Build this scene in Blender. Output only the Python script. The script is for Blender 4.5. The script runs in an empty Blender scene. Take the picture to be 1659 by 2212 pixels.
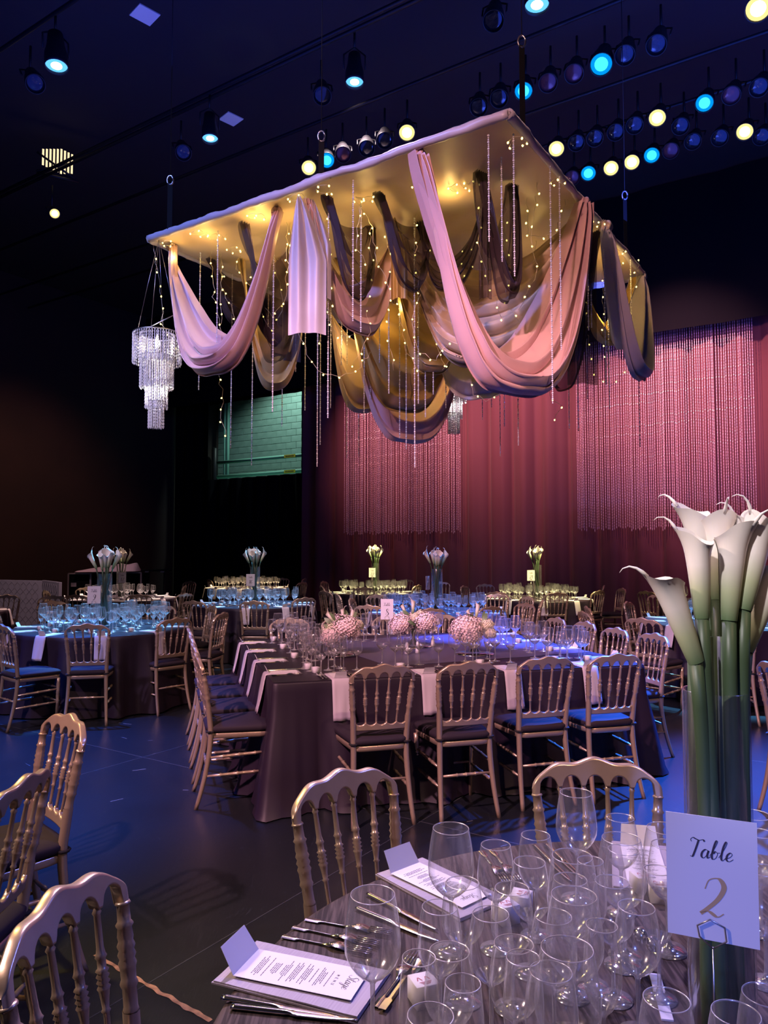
import bpy, bmesh, math, random
from mathutils import Vector, Matrix, noise
random.seed(7)
SC = bpy.context.scene
COL = SC.collection
PI = math.pi; R = math.radians

# ------------------------------------------------------------------ camera
F, PX, PY, EYE = 1610.0, 829.5, 1106.0, 1.56
PITCH = math.atan(84/1610)
cam = bpy.data.cameras.new('camera'); camo = bpy.data.objects.new('camera', cam); COL.objects.link(camo)
cam.sensor_fit = 'VERTICAL'; cam.sensor_height = 24; cam.lens = F/2212*24; cam.clip_start = .02; cam.clip_end = 200
camo.location = (0, 0, EYE); camo.rotation_euler = (PI/2+PITCH, 0, 0)
SC.camera = camo
# world coordinates: x to the right, y away from the viewer, z up, floor at 0
def ray(px, py):
    v = Vector(((px-PX)/F, 1.0, (PY-py)/F)); v.rotate(Matrix.Rotation(PITCH, 3, 'X')); return v
def on_z(px, py, z):
    v = ray(px, py); return Vector((0, 0, EYE))+v*((z-EYE)/v.z)
def at_y(px, py, y):
    v = ray(px, py); return Vector((0, 0, EYE))+v*(y/v.y)
ROOM = R(33.4)                     # the stage stands turned from the viewing direction
EV = Vector((math.cos(ROOM), -math.sin(ROOM), 0)); NV = Vector((math.sin(ROOM), math.cos(ROOM), 0))
def room(e, n, z=0): return EV*e+NV*n+Vector((0, 0, z))

# ------------------------------------------------------------------ world, exposure
SC.view_settings.view_transform = 'Standard'; SC.view_settings.look = 'None'
SC.view_settings.gamma = 1; SC.view_settings.exposure = 0.15; SC.view_settings.use_curve_mapping = False
w = bpy.data.worlds.new('world'); SC.world = w; w.use_nodes = True
w.node_tree.nodes['Background'].inputs[0].default_value = (.10, .12, .34, 1)
w.node_tree.nodes['Background'].inputs[1].default_value = .09
cy = SC.cycles
cy.max_bounces = 8; cy.diffuse_bounces = 2; cy.glossy_bounces = 3; cy.transmission_bounces = 6; cy.transparent_max_bounces = 96
cy.sample_clamp_indirect = 4.0; cy.sample_clamp_direct = 0; cy.caustics_reflective = False; cy.caustics_refractive = False

def aim(o, target):
    o.rotation_euler = (Vector(target)-o.location).to_track_quat('-Z', 'Y').to_euler()
def spot(name, loc, target, power, col, deg, blend=.5, size=.12, spec=1.0):
    l = bpy.data.lights.new(name, 'SPOT'); l.energy = power; l.color = col; l.spot_size = R(deg); l.spot_blend = blend; l.shadow_soft_size = size
    l.specular_factor = spec
    o = bpy.data.objects.new(name, l); COL.objects.link(o); o.location = loc; aim(o, target); return o
def point(name, loc, power, col, size=.03):
    l = bpy.data.lights.new(name, 'POINT'); l.energy = power; l.color = col; l.shadow_soft_size = size
    o = bpy.data.objects.new(name, l); COL.objects.link(o); o.location = loc; return o
def area(name, loc, target, power, col, sx, sy):
    l = bpy.data.lights.new(name, 'AREA'); l.shape = 'RECTANGLE'; l.size = sx; l.size_y = sy; l.energy = power; l.color = col
    o = bpy.data.objects.new(name, l); COL.objects.link(o); o.location = loc; aim(o, target); return o
ZF = 4.56                          # height of the hanging canopy
BLUE = (.05, .26, 1.0); CYAN = (.14, .50, 1.0); PINK = (1.0, .42, .50); WARM = (1.0, .72, .42); LILAC = (.60, .42, 1.0); YEL = (1.0, .86, .35)
T9 = (-2.95, 7.9); T16 = (-1.95, 11.3); T17 = (.70, 9.9); T15 = (-4.5, 12.8); T22 = (-.17, 14.4); T21 = (2.6, 12.7)
T23 = (-3.0, 16.4); T18 = (3.85, 8.45); T14 = (-6.0, 10.0); T20 = (5.35, 11.9); T2 = (.60, 1.22); T8 = (.19, 6.08)
# stage light: unseen spots placed freely, not at the lanterns built below
spot('spot_key_pink', (-4.6, -1.5, 7.0), (.5, 5.8, .8), 4200, (1.0, .50, .58), 36, .7)
spot('spot_key_warm', (3.2, -2.2, 7.0), (.7, 5.0, .8), 1000, (1.0, .60, .42), 44, .8)
spot('spot_near_lilac', (-.6, 6.8, 6.9), (.55, 1.35, .76), 2800, (.78, .56, 1.0), 26, .6)
spot('spot_near_rose', (-5.0, 1.0, 5.2), (.1, 2.0, .7), 1050, (1.0, .70, .64), 32, .8)
spot('spot_wash_left', (-6.2, 1.2, 7.0), (-2.9, 6.9, .8), 1500, (.92, .62, .88), 36, .8)  # added fill for the dim left tables, no lantern behind it
spot('spot_wash_rear', (-.6, 9.4, 7.9), (.2, 12.2, .8), 1500, (.95, .70, .74), 70, .9)  # added fill to brighten the rear chairs
spot('spot_near_blue', (5.0, 2.5, 6.8), (1.4, 2.2, .7), 1100, (.14, .20, 1.0), 40, .7)
spot('spot_rim_yellow', (-4.8, 5.4, 6.0), (-1.1, 2.4, .9), 900, (1.0, .72, .22), 26, .8)
spot('spot_bouquet', (-2.6, -1.6, 5.2), (.60, 1.25, 1.60), 1150, (.97, .86, .92), 8, .6)
spot('spot_card_blue', (-.2, -4.2, 3.4), (.60, 1.1, 1.05), 950, (.14, .22, 1.0), 6, .5)
spot('spot_blue_table8', (2.9, 9.9, 7.0), (.85, 6.1, .76), 22000, (.05, .12, 1.0), 19, .5)
spot('spot_blue_table9', (-1.5, 10.8, 7.0), (T9[0]-.1, T9[1], .76), 8000, CYAN, 15, .3)
spot('spot_blue_table16', (0.2, 14.0, 7.0), (*T16, .76), 7500, CYAN, 14, .3)
spot('spot_blue_table17', (2.6, 12.6, 7.0), (*T17, .76), 11000, BLUE, 16, .3)
spot('spot_blue_table18', (5.4, 11.0, 7.0), (*T18, .76), 8000, CYAN, 16, .3)
spot('spot_yellow_table22', (1.6, 12.6, 7.0), (*T22, .76), 9500, YEL, 14, .3)
spot('spot_yellow_table21', (4.6, 10.6, 7.0), (*T21, .76), 9500, YEL, 16, .3)
spot('spot_warm_table23', (-1.2, 14.4, 7.0), (*T23, .76), 8000, (1.0, .72, .35), 16, .3)
spot('spot_warm_table15', (-3.0, 15.5, 7.0), (*T15, .76), 5500, (1.0, .70, .55), 18, .3)
spot('spot_warm_table14', (-5.0, 12.5, 7.0), (*T14, .76), 3000, (1.0, .62, .50), 20, .4)
spot('spot_yellow_table20', (6.8, 10.0, 7.0), (*T20, .76), 3600, YEL, 18, .3)
spot('spot_blue_floor_left', (-4.2, 7.4, 7.2), (-3.0, 5.3, 0), 7500, (.02, .15, 1.0), 36, .9)
spot('spot_blue_floor_right', (4.2, 7.6, 7.2), (2.9, 4.2, 0), 34000, (.02, .15, 1.0), 36, .9)
for k, (e, p) in enumerate(((-9.5, 1200), (-6.5, 1750), (-3.0, 2100), (0.5, 2000), (3.0, 1200))):
    spot('spot_curtain', room(e, 11.2, 6.9), room(e, 15.1, 4.5), p, (1.0, .42, .44), 58, 1.0)
spot('spot_curtain_pink', room(-.8, 8.0, 5.4), room(-1.2, 15.1, 3.4), 600, (1.0, .36, .52), 60, 1.0)
spot('spot_wall_left', room(-13.5, 10.0, 6.5), room(-18, 10.5, 2.2), 350, (1.0, .42, .25), 80, 1.0)
spot('spot_green_store', room(-14.4, 15.9, 7.2), room(-14.9, 17.2, 4.4), 420, (.72, 1.0, .88), 110, .6)
spot('spot_canopy_pink', (-1.5, 1.0, 5.6), (.9, 6.0, 3.6), 640, (1.0, .50, .46), 60, .6)
spot('spot_canopy_blue', (-4.5, 3.0, 7.2), (-.9, 6.3, 4.2), 1500, (.22, .30, 1.0), 46, .6)
area('ceiling_wash', (4.0, 7.0, 5.2), (4.5, 9.5, 8.5), 260, (.05, .11, 1.0), 5, 5)  # added unseen area light, imitates the navy haze overhead
area('ceiling_wash_left', (-3.0, 8.0, 5.6), (-3.5, 9.0, 8.5), 110, (.06, .10, 1.0), 5, 5)  # second added area light, for the left of the ceiling

# ------------------------------------------------------------------ helpers
def lnk(o, parent=None):
    COL.objects.link(o)
    if parent: o.parent = parent
    return o
def tag(o, label=None, cat=None, group=None, kind=None):
    if label: o['label'] = label
    if cat: o['category'] = cat
    if group: o['group'] = group
    if kind: o['kind'] = kind
    return o
def empty(name, loc=(0, 0, 0), rz=0, label=None, cat=None, group=None):
    o = bpy.data.objects.new(name, None); o.empty_display_size = .05; COL.objects.link(o)
    o.location = loc; o.rotation_euler = (0, 0, rz); return tag(o, label, cat, group)
def mesh(name, V, Fc, m=None, smooth=True, parent=None, link=True):
    me = bpy.data.meshes.new(name); me.from_pydata([tuple(v) for v in V], [], Fc); me.update()
    if m: me.materials.append(m)
    if smooth: me.polygons.foreach_set('use_smooth', [True]*len(me.polygons))
    o = bpy.data.objects.new(name, me)
    if link: lnk(o, parent)
    return o
class MB:
    def __init__(s): s.V = []; s.F = []
    def add(s, V, Fc):
        b = len(s.V); s.V += [Vector(v) for v in V]; s.F += [tuple(i+b for i in f) for f in Fc]; return s
    def box(s, c, d, rz=0, bev=0):
        c = Vector(c); x, y, z = d[0]/2, d[1]/2, d[2]/2
        if bev:
            V = []
            for sz, ins in ((-z, bev), (-z+bev, 0), (z-bev, 0), (z, bev)):
                for sx, sy in ((-1, -1), (1, -1), (1, 1), (-1, 1)): V.append(Vector((sx*(x-ins), sy*(y-ins), sz)))
            Fc = [(3, 2, 1, 0), (12, 13, 14, 15)]+[(4*k+i, 4*k+(i+1) % 4, 4*k+4+(i+1) % 4, 4*k+4+i) for k in range(3) for i in range(4)]
        else:
            V = [Vector((a*x, b*y, g*z)) for g in (-1, 1) for a, b in ((-1, -1), (1, -1), (1, 1), (-1, 1))]
            Fc = [(3, 2, 1, 0), (4, 5, 6, 7)]+[(i, (i+1) % 4, 4+(i+1) % 4, 4+i) for i in range(4)]
        if rz: m = Matrix.Rotation(rz, 3, 'Z'); V = [m@v for v in V]
        return s.add([v+c for v in V], Fc)
    def turned(s, p0, p1, prof, seg=10, up=None):
        """a lathe along the line p0-p1; prof = (t, radius)"""
        p0 = Vector(p0); p1 = Vector(p1); ax = (p1-p0).normalized()
        u = ax.orthogonal().normalized() if abs(ax.z) < .9 else Vector((1, 0, 0)); u = (u-ax*u.dot(ax)).normalized(); v = ax.cross(u)
        V = []
        for t, r in prof:
            c = p0.lerp(p1, t); V += [c+(u*math.cos(2*PI*k/seg)+v*math.sin(2*PI*k/seg))*r for k in range(seg)]
        n = len(prof)
        Fc = [(i*seg+k, i*seg+(k+1) % seg, (i+1)*seg+(k+1) % seg, (i+1)*seg+k) for i in range(n-1) for k in range(seg)]
        Fc += [tuple(range(seg))[::-1], tuple(range((n-1)*seg, n*seg))]
        return s.add(V, Fc)
    def tube(s, pts, r, seg=6, caps=True):
        pts = [Vector(p) for p in pts]; n = len(pts)
        rs = r if isinstance(r, (list, tuple)) else [r]*n
        V = []; u = None
        for i, p in enumerate(pts):
            t = (pts[min(i+1, n-1)]-pts[max(i-1, 0)]).normalized()
            if u is None: u = t.orthogonal().normalized()
            u = (u-t*u.dot(t));  u = u.normalized() if u.length > 1e-6 else t.orthogonal().normalized()
            v = t.cross(u)
            V += [p+(u*math.cos(2*PI*k/seg)+v*math.sin(2*PI*k/seg))*rs[i] for k in range(seg)]
        Fc = [(i*seg+k, i*seg+(k+1) % seg, (i+1)*seg+(k+1) % seg, (i+1)*seg+k) for i in range(n-1) for k in range(seg)]
        if caps: Fc += [tuple(range(seg))[::-1], tuple(range((n-1)*seg, n*seg))]
        return s.add(V, Fc)
    def lathe(s, prof, seg=24, c=(0, 0, 0), cap=False):
        c = Vector(c); V = []
        for r, z in prof: V += [c+Vector((r*math.cos(2*PI*k/seg), r*math.sin(2*PI*k/seg), z)) for k in range(seg)]
        n = len(prof)
        Fc = [(i*seg+k, i*seg+(k+1) % seg, (i+1)*seg+(k+1) % seg, (i+1)*seg+k) for i in range(n-1) for k in range(seg)]
        if cap: Fc += [tuple(range(seg))[::-1], tuple(range((n-1)*seg, n*seg))]
        return s.add(V, Fc)
    def grid(s, fn, nu, nv, wrap=False):
        V = [fn(i/nu, j/nv) for j in range(nv+1) for i in range(nu+(0 if wrap else 1))]
        W = nu if wrap else nu+1
        Fc = [(j*W+i, j*W+(i+1) % W, (j+1)*W+(i+1) % W, (j+1)*W+i) for j in range(nv) for i in range(nu)]
        return s.add(V, Fc)
    def build(s, name, m, parent=None, smooth=True, link=True): return mesh(name, s.V, s.F, m, smooth, parent, link)
def copy_tree(o, loc=None, rz=None, parent=None):
    c = o.copy(); COL.objects.link(c)
    if parent: c.parent = parent
    for ch in o.children: copy_tree(ch, parent=c)
    if loc is not None: c.location = loc
    if rz is not None: c.rotation_euler = (0, 0, rz)
    return c
def drop_tree(o):
    for ch in list(o.children): drop_tree(ch)
    bpy.data.objects.remove(o)

# ------------------------------------------------------------------ materials
def mat(name, col, rough=.5, metal=0, **k):
    m = bpy.data.materials.new(name); m.use_nodes = True; b = m.node_tree.nodes['Principled BSDF']
    b.inputs['Base Color'].default_value = (*col, 1); b.inputs['Roughness'].default_value = rough; b.inputs['Metallic'].default_value = metal
    for kk, v in k.items(): b.inputs[kk.replace('_', ' ')].default_value = v
    return m
def nd(m, t, **k):
    n = m.node_tree.nodes.new(t)
    for a, v in k.items(): setattr(n, a, v)
    return n
def noisy(m, scale, col2, lo=.35, hi=.65, coord='Object', stretch=(1, 1, 1), bump=0, bscale=None, rough2=None):
    nt = m.node_tree; b = nt.nodes['Principled BSDF']; c1 = tuple(b.inputs['Base Color'].default_value)
    tc = nd(m, 'ShaderNodeTexCoord'); mp = nd(m, 'ShaderNodeMapping'); mp.inputs['Scale'].default_value = stretch
    nt.links.new(tc.outputs[coord], mp.inputs['Vector'])
    n = nd(m, 'ShaderNodeTexNoise'); n.inputs['Scale'].default_value = scale; n.inputs['Detail'].default_value = 6
    nt.links.new(mp.outputs[0], n.inputs['Vector'])
    r = nd(m, 'ShaderNodeValToRGB'); r.color_ramp.elements[0].position = lo; r.color_ramp.elements[1].position = hi
    r.color_ramp.elements[0].color = c1; r.color_ramp.elements[1].color = (*col2, 1)
    nt.links.new(n.outputs['Fac'], r.inputs[0]); nt.links.new(r.outputs[0], b.inputs['Base Color'])
    if rough2 is not None:
        rr = nd(m, 'ShaderNodeMapRange'); rr.inputs['To Min'].default_value = b.inputs['Roughness'].default_value; rr.inputs['To Max'].default_value = rough2
        nt.links.new(n.outputs['Fac'], rr.inputs[0]); nt.links.new(rr.outputs[0], b.inputs['Roughness'])
    if bump:
        n2 = nd(m, 'ShaderNodeTexNoise'); n2.inputs['Scale'].default_value = bscale or scale*4; n2.inputs['Detail'].default_value = 4
        nt.links.new(mp.outputs[0], n2.inputs['Vector'])
        bp = nd(m, 'ShaderNodeBump'); bp.inputs['Strength'].default_value = bump; bp.inputs['Distance'].default_value = .01
        nt.links.new(n2.outputs['Fac'], bp.inputs['Height']); nt.links.new(bp.outputs[0], b.inputs['Normal'])
    return m
def emit(name, col, s):
    m = bpy.data.materials.new(name); m.use_nodes = True; nt = m.node_tree; nt.nodes.clear()
    e = nt.nodes.new('ShaderNodeEmission'); e.inputs[0].default_value = (*col, 1); e.inputs[1].default_value = s
    o = nt.nodes.new('ShaderNodeOutputMaterial'); nt.links.new(e.outputs[0], o.inputs[0]); return m
def thin_glass(name, refl=(1, 1, 1), body_diffuse=.05, rough=.03, base=.035, edge_diffuse=.06, wide=.14, pwr=2.8, tint=(1, 1, 1)):  # diffuse shares added so the clear glass seems to catch light
    """a pane or a blown wall too thin to bend light: clear, Fresnel reflections, sparkle imitated by film"""
    m = bpy.data.materials.new(name); m.use_nodes = True; nt = m.node_tree; nt.nodes.clear()
    tr = nt.nodes.new('ShaderNodeBsdfTransparent'); tr.inputs[0].default_value = (*tint, 1)
    gl = nt.nodes.new('ShaderNodeBsdfGlossy'); gl.inputs['Color'].default_value = (*refl, 1); gl.inputs['Roughness'].default_value = rough
    df = nt.nodes.new('ShaderNodeBsdfDiffuse'); df.inputs[0].default_value = (.9, .9, .95, 1)
    tl = nt.nodes.new('ShaderNodeBsdfTranslucent'); tl.inputs[0].default_value = (.9, .9, .95, 1)
    ml = nt.nodes.new('ShaderNodeMixShader'); ml.inputs[0].default_value = .5
    nt.links.new(df.outputs[0], ml.inputs[1]); nt.links.new(tl.outputs[0], ml.inputs[2])
    lw = nt.nodes.new('ShaderNodeLayerWeight'); lw.inputs[0].default_value = .5      # Schlick, both faces of the wall
    pw = nt.nodes.new('ShaderNodeMath'); pw.operation = 'POWER'; pw.inputs[1].default_value = pwr; nt.links.new(lw.outputs['Facing'], pw.inputs[0])
    fr = nt.nodes.new('ShaderNodeMath'); fr.operation = 'MULTIPLY_ADD'; fr.inputs[1].default_value = .85; fr.inputs[2].default_value = base; nt.links.new(pw.outputs[0], fr.inputs[0])
    m1 = nt.nodes.new('ShaderNodeMixShader'); m1.inputs[0].default_value = body_diffuse
    nt.links.new(tr.outputs[0], m1.inputs[1]); nt.links.new(ml.outputs[0], m1.inputs[2])
    g2 = nt.nodes.new('ShaderNodeBsdfGlossy'); g2.inputs['Color'].default_value = (*refl, 1); g2.inputs['Roughness'].default_value = wide
    gm = nt.nodes.new('ShaderNodeMixShader'); gm.inputs[0].default_value = .55; nt.links.new(gl.outputs[0], gm.inputs[1]); nt.links.new(g2.outputs[0], gm.inputs[2])
    gd = nt.nodes.new('ShaderNodeMixShader'); gd.inputs[0].default_value = edge_diffuse; nt.links.new(gm.outputs[0], gd.inputs[1]); nt.links.new(ml.outputs[0], gd.inputs[2])
    m2 = nt.nodes.new('ShaderNodeMixShader'); nt.links.new(fr.outputs[0], m2.inputs[0])
    nt.links.new(m1.outputs[0], m2.inputs[1]); nt.links.new(gd.outputs[0], m2.inputs[2])
    o = nt.nodes.new('ShaderNodeOutputMaterial'); nt.links.new(m2.outputs[0], o.inputs[0]); return m
def sheer(name, col, opacity):
    m = bpy.data.materials.new(name); m.use_nodes = True; nt = m.node_tree; b = nt.nodes['Principled BSDF']
    b.inputs['Base Color'].default_value = (*col, 1); b.inputs['Roughness'].default_value = .7; b.inputs['Alpha'].default_value = opacity; return m

M = {}
M['chair'] = mat('champagne_paint', (.60, .46, .34), .30, .60)
noisy(M['chair'], 9, (.50, .37, .26), .45, .75, bump=.04, bscale=60)
M['cushion'] = mat('black_cushion', (.028, .020, .032), .75, 0, Specular_IOR_Level=.25)
M['tie'] = mat('black_tie', (.012, .010, .014), .8)
M['glass'] = thin_glass('wine_glass_clear', body_diffuse=.02, rough=.02, base=.07, edge_diffuse=.16, wide=.2, pwr=2.2)
M['glass_far'] = thin_glass('wine_glass_clear_far', body_diffuse=.012, rough=.05, base=.07, edge_diffuse=.12, wide=.16, pwr=2.2)
M['vase'] = thin_glass('vase_glass', body_diffuse=.008, rough=.015)
M['sparkle_glass'] = thin_glass('stem_sparkle', body_diffuse=.04, rough=.03, base=.38, edge_diffuse=.16, wide=.14, pwr=1.6)  # stem, foot and lower bowl brightened to imitate sparkle
M['sparkle_far'] = thin_glass('stem_sparkle_far', body_diffuse=.10, rough=.05, base=.50, edge_diffuse=.28, wide=.16, pwr=1.5)  # far version, imitated sparkle made stronger
M['rim_sparkle'] = thin_glass('rim_sparkle', body_diffuse=.10, rough=.05, base=.45, edge_diffuse=.30, wide=.3, pwr=1.5)  # bright highlight along the lip put into the material
M['cloth'] = mat('plum_black_satin', (.020, .012, .026), .48, 0, Specular_IOR_Level=.35)
M['overlay'] = mat('dark_blue_overlay', (.075, .070, .13), .42)
M['napkin'] = mat('lilac_grey_napkin', (.52, .47, .54), .5)
M['napkin_near'] = noisy(mat('ribbed_lilac_napkin', (.36, .32, .39), .55), 3, (.30, .265, .33), stretch=(1, 90, 1), bump=.12, bscale=3)
M['paper'] = mat('white_card', (.72, .70, .74), .6)
M['ink'] = mat('dark_ink', (.05, .04, .06), .6)
M['goldink'] = mat('gold_ink', (.62, .42, .22), .45, .3)
M['redink'] = mat('maroon_ink', (.42, .08, .10), .6)
M['steel'] = mat('polished_steel', (.75, .72, .68), .14, 1)
M['wire'] = mat('silver_wire', (.55, .53, .55), .3, 1)
M['black'] = mat('black_metal', (.012, .012, .014), .45, .3)
M['crystal'] = mat('crystal_bead', (.90, .86, .92), .18, .0, Specular_IOR_Level=1.0)
M['bulbw'] = mat('string_wire', (.70, .62, .45), .4, .4)
M['bulb'] = emit('warm_led', (1.0, .74, .20), 5)
M['stem'] = noisy(mat('calla_stem', (.060, .100, .045), .45), 14, (.038, .070, .030), stretch=(1, 1, .15))
M['leaf'] = mat('leaf_green', (.16, .24, .12), .5)
M['petal'] = mat('pale_pink_petal', (.90, .70, .72), .6, 0, Subsurface_Weight=.0)
M['cream'] = mat('cream_petal', (.86, .78, .62), .6)

# floor: black painted stage boards with scuffs
m = M['floor'] = mat('stage_floor', (.010, .012, .017), .30)
nt = m.node_tree; b = nt.nodes['Principled BSDF']; tc = nd(m, 'ShaderNodeTexCoord')
n1 = nd(m, 'ShaderNodeTexNoise'); n1.inputs['Scale'].default_value = .9; n1.inputs['Detail'].default_value = 8
n2 = nd(m, 'ShaderNodeTexNoise'); n2.inputs['Scale'].default_value = 14; n2.inputs['Detail'].default_value = 8; n2.inputs['Distortion'].default_value = 2.5
mp = nd(m, 'ShaderNodeMapping'); mp.inputs['Scale'].default_value = (3.5, .5, 1); mp.inputs['Rotation'].default_value = (0, 0, .5)
nt.links.new(tc.outputs['Object'], n1.inputs['Vector']); nt.links.new(tc.outputs['Object'], mp.inputs[0]); nt.links.new(mp.outputs[0], n2.inputs['Vector'])
r1 = nd(m, 'ShaderNodeValToRGB'); r1.color_ramp.elements[0].position = .62; r1.color_ramp.elements[1].position = .72
r1.color_ramp.elements[0].color = (.010, .012, .017, 1); r1.color_ramp.elements[1].color = (.026, .03, .04, 1)
nt.links.new(n2.outputs['Fac'], r1.inputs[0]); nt.links.new(r1.outputs[0], b.inputs['Base Color'])
mr = nd(m, 'ShaderNodeMapRange'); mr.inputs['To Min'].default_value = .22; mr.inputs['To Max'].default_value = .48
nt.links.new(n1.outputs['Fac'], mr.inputs[0]); nt.links.new(mr.outputs[0], b.inputs['Roughness'])
bp = nd(m, 'ShaderNodeBump'); bp.inputs['Strength'].default_value = .12; bp.inputs['Distance'].default_value = .004
nt.links.new(n2.outputs['Fac'], bp.inputs['Height']); nt.links.new(bp.outputs[0], b.inputs['Normal'])
M['scratch'] = mat('worn_paint', (.16, .17, .20), .6)
M['seam'] = mat('floor_seam', (.055, .06, .07), .6)
M['tape'] = noisy(mat('worn_tan_tape', (.62, .34, .20), .6), 30, (.30, .16, .10))
M['blackwall'] = mat('black_wall_paint', (.022, .022, .026), .9)
M['drape'] = mat('black_drape', (.0045, .0045, .007), .95, 0, Specular_IOR_Level=.1)
M['leftwall'] = noisy(mat('brown_black_wall', (.030, .018, .016), .85), .6, (.018, .012, .012))
M['velvet'] = mat('burgundy_velvet', (.155, .046, .060), .8, 0, Sheen_Weight=.15)
M['bead_pink'] = mat('pink_silver_bead', (.95, .66, .72), .38, .15)
M['block'] = noisy(mat('green_painted_block', (.19, .29, .26), .55), 3, (.15, .24, .215), bump=.1)
M['mortar'] = mat('green_mortar', (.09, .17, .14), .8)
M['pipe'] = mat('green_pipe', (.20, .42, .34), .35)
M['yellow'] = mat('yellow_label', (.85, .62, .05), .5)
def satin(name, c, c2, rough=.38):
    return noisy(mat(name, c, rough, 0, Sheen_Weight=.35, Sheen_Roughness=.4), 2.2, c2, bump=.35, bscale=5)
M['mauve'] = satin('mauve_satin', (.74, .47, .46), (.66, .41, .42))
M['champ'] = satin('champagne_satin', (.70, .53, .38), (.62, .45, .32))
M['goldsatin'] = satin('gold_satin', (.60, .40, .14), (.50, .32, .10), .33)
M['pale'] = satin('pale_lilac_satin', (.56, .50, .56), (.48, .43, .49))
M['sheer'] = sheer('black_chiffon', (.035, .018, .028), .72)
# near table: dark wood-grain cloth
m = M['woodcloth'] = mat('wood_grain_cloth', (.060, .042, .040), .75, 0, Specular_IOR_Level=.2)
nt = m.node_tree; b = nt.nodes['Principled BSDF']; tc = nd(m, 'ShaderNodeTexCoord'); mp = nd(m, 'ShaderNodeMapping'); mp.inputs['Scale'].default_value = (28, 1.6, 1); mp.inputs['Rotation'].default_value = (0, 0, -.25)
n2 = nd(m, 'ShaderNodeTexNoise'); n2.inputs['Scale'].default_value = 4; n2.inputs['Detail'].default_value = 8; n2.inputs['Distortion'].default_value = .6
nt.links.new(tc.outputs['Object'], mp.inputs[0]); nt.links.new(mp.outputs[0], n2.inputs['Vector'])
r1 = nd(m, 'ShaderNodeValToRGB'); r1.color_ramp.elements[0].position = .38; r1.color_ramp.elements[1].position = .62
r1.color_ramp.elements[0].color = (.020, .013, .013, 1); r1.color_ramp.elements[1].color = (.085, .062, .058, 1)
nt.links.new(n2.outputs['Fac'], r1.inputs[0]); nt.links.new(r1.outputs[0], b.inputs['Base Color'])
bp = nd(m, 'ShaderNodeBump'); bp.inputs['Strength'].default_value = .3; bp.inputs['Distance'].default_value = .002
nt.links.new(n2.outputs['Fac'], bp.inputs['Height']); nt.links.new(bp.outputs[0], b.inputs['Normal'])
# calla: white flaring from a green throat (height of the flower in Generated coordinates)
m = M['calla'] = mat('calla_white', (.88, .85, .80), .5, 0)
nt = m.node_tree; b = nt.nodes['Principled BSDF']; tc = nd(m, 'ShaderNodeTexCoord'); sp = nd(m, 'ShaderNodeSeparateXYZ'); r1 = nd(m, 'ShaderNodeValToRGB')
nt.links.new(tc.outputs['Generated'], sp.inputs[0]); nt.links.new(sp.outputs[2], r1.inputs[0]); nt.links.new(r1.outputs[0], b.inputs['Base Color'])
r1.color_ramp.elements[0].position = .0; r1.color_ramp.elements[0].color = (.12, .20, .09, 1)
r1.color_ramp.elements[1].position = .52; r1.color_ramp.elements[1].color = (.90, .84, .76, 1)
e = r1.color_ramp.elements.new(.26); e.color = (.50, .55, .33, 1)
b.inputs['Subsurface Weight'].default_value = .15; b.inputs['Subsurface Radius'].default_value = (.01, .01, .008)

# ------------------------------------------------------------------ the room
def quad(name, pts, m, kind='structure', label=None):
    o = mesh(name, pts, [(0, 1, 2, 3)], m, False)
    return tag(o, label, None, None, kind)
quad('floor', [room(-22, -10), room(10, -10), room(10, 18.5), room(-22, 18.5)], M['floor'])
o = quad('ceiling', [room(-22, 18.5, 8.6), room(10, 18.5, 8.6), room(10, -10, 8.6), room(-22, -10, 8.6)], M['blackwall'])
quad('wall_left', [room(-18.2, -10), room(-18.2, 18.5), room(-18.2, 18.5, 8.6), room(-18.2, -10, 8.6)], M['leftwall'])
# seams between the floor sheets, and scuffs
mb = MB()
for n in [x*2.44-1.1 for x in range(0, 6)]:
    mb.box(room(-5, n, .0007), (26, .004, .001), -ROOM)
for e in [x*1.22*2-12 for x in range(0, 8)]:
    mb.box(room(e, 6, .0007), (.004, 18, .001), -ROOM)
tag(mb.build('trim_1', M['seam'], smooth=False), kind='structure')
mb = MB()
for k in range(150):
    e, n = random.uniform(-9, 2), random.uniform(.5, 9)
    L = random.uniform(.01, .10); mb.box(room(e, n, .0012), (L, random.uniform(.003, .008), .001), random.uniform(0, PI))
tag(mb.build('floor_scuffs', M['scratch'], smooth=False), 'pale scuffs and flakes scattered over the black stage floor', 'scuffs', kind='stuff')
# worn tape on the floor, bottom left
a, bb = on_z(205, 2062, .002), on_z(455, 2205, .002)
mb = MB(); NN = 60
def tp(u, v):
    c = a.lerp(bb, u); d = (bb-a).normalized(); s = Vector((-d.y, d.x, 0))
    wv = .016*(.55+.6*noise.noise(Vector((u*14, v*3, 2))))
    return c+s*((v-.5)*2*wv)
mb.grid(tp, NN, 1)
tag(mb.build('floor_tape', M['tape'], smooth=False), 'worn tan strip of floor tape at bottom left', 'tape')

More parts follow.
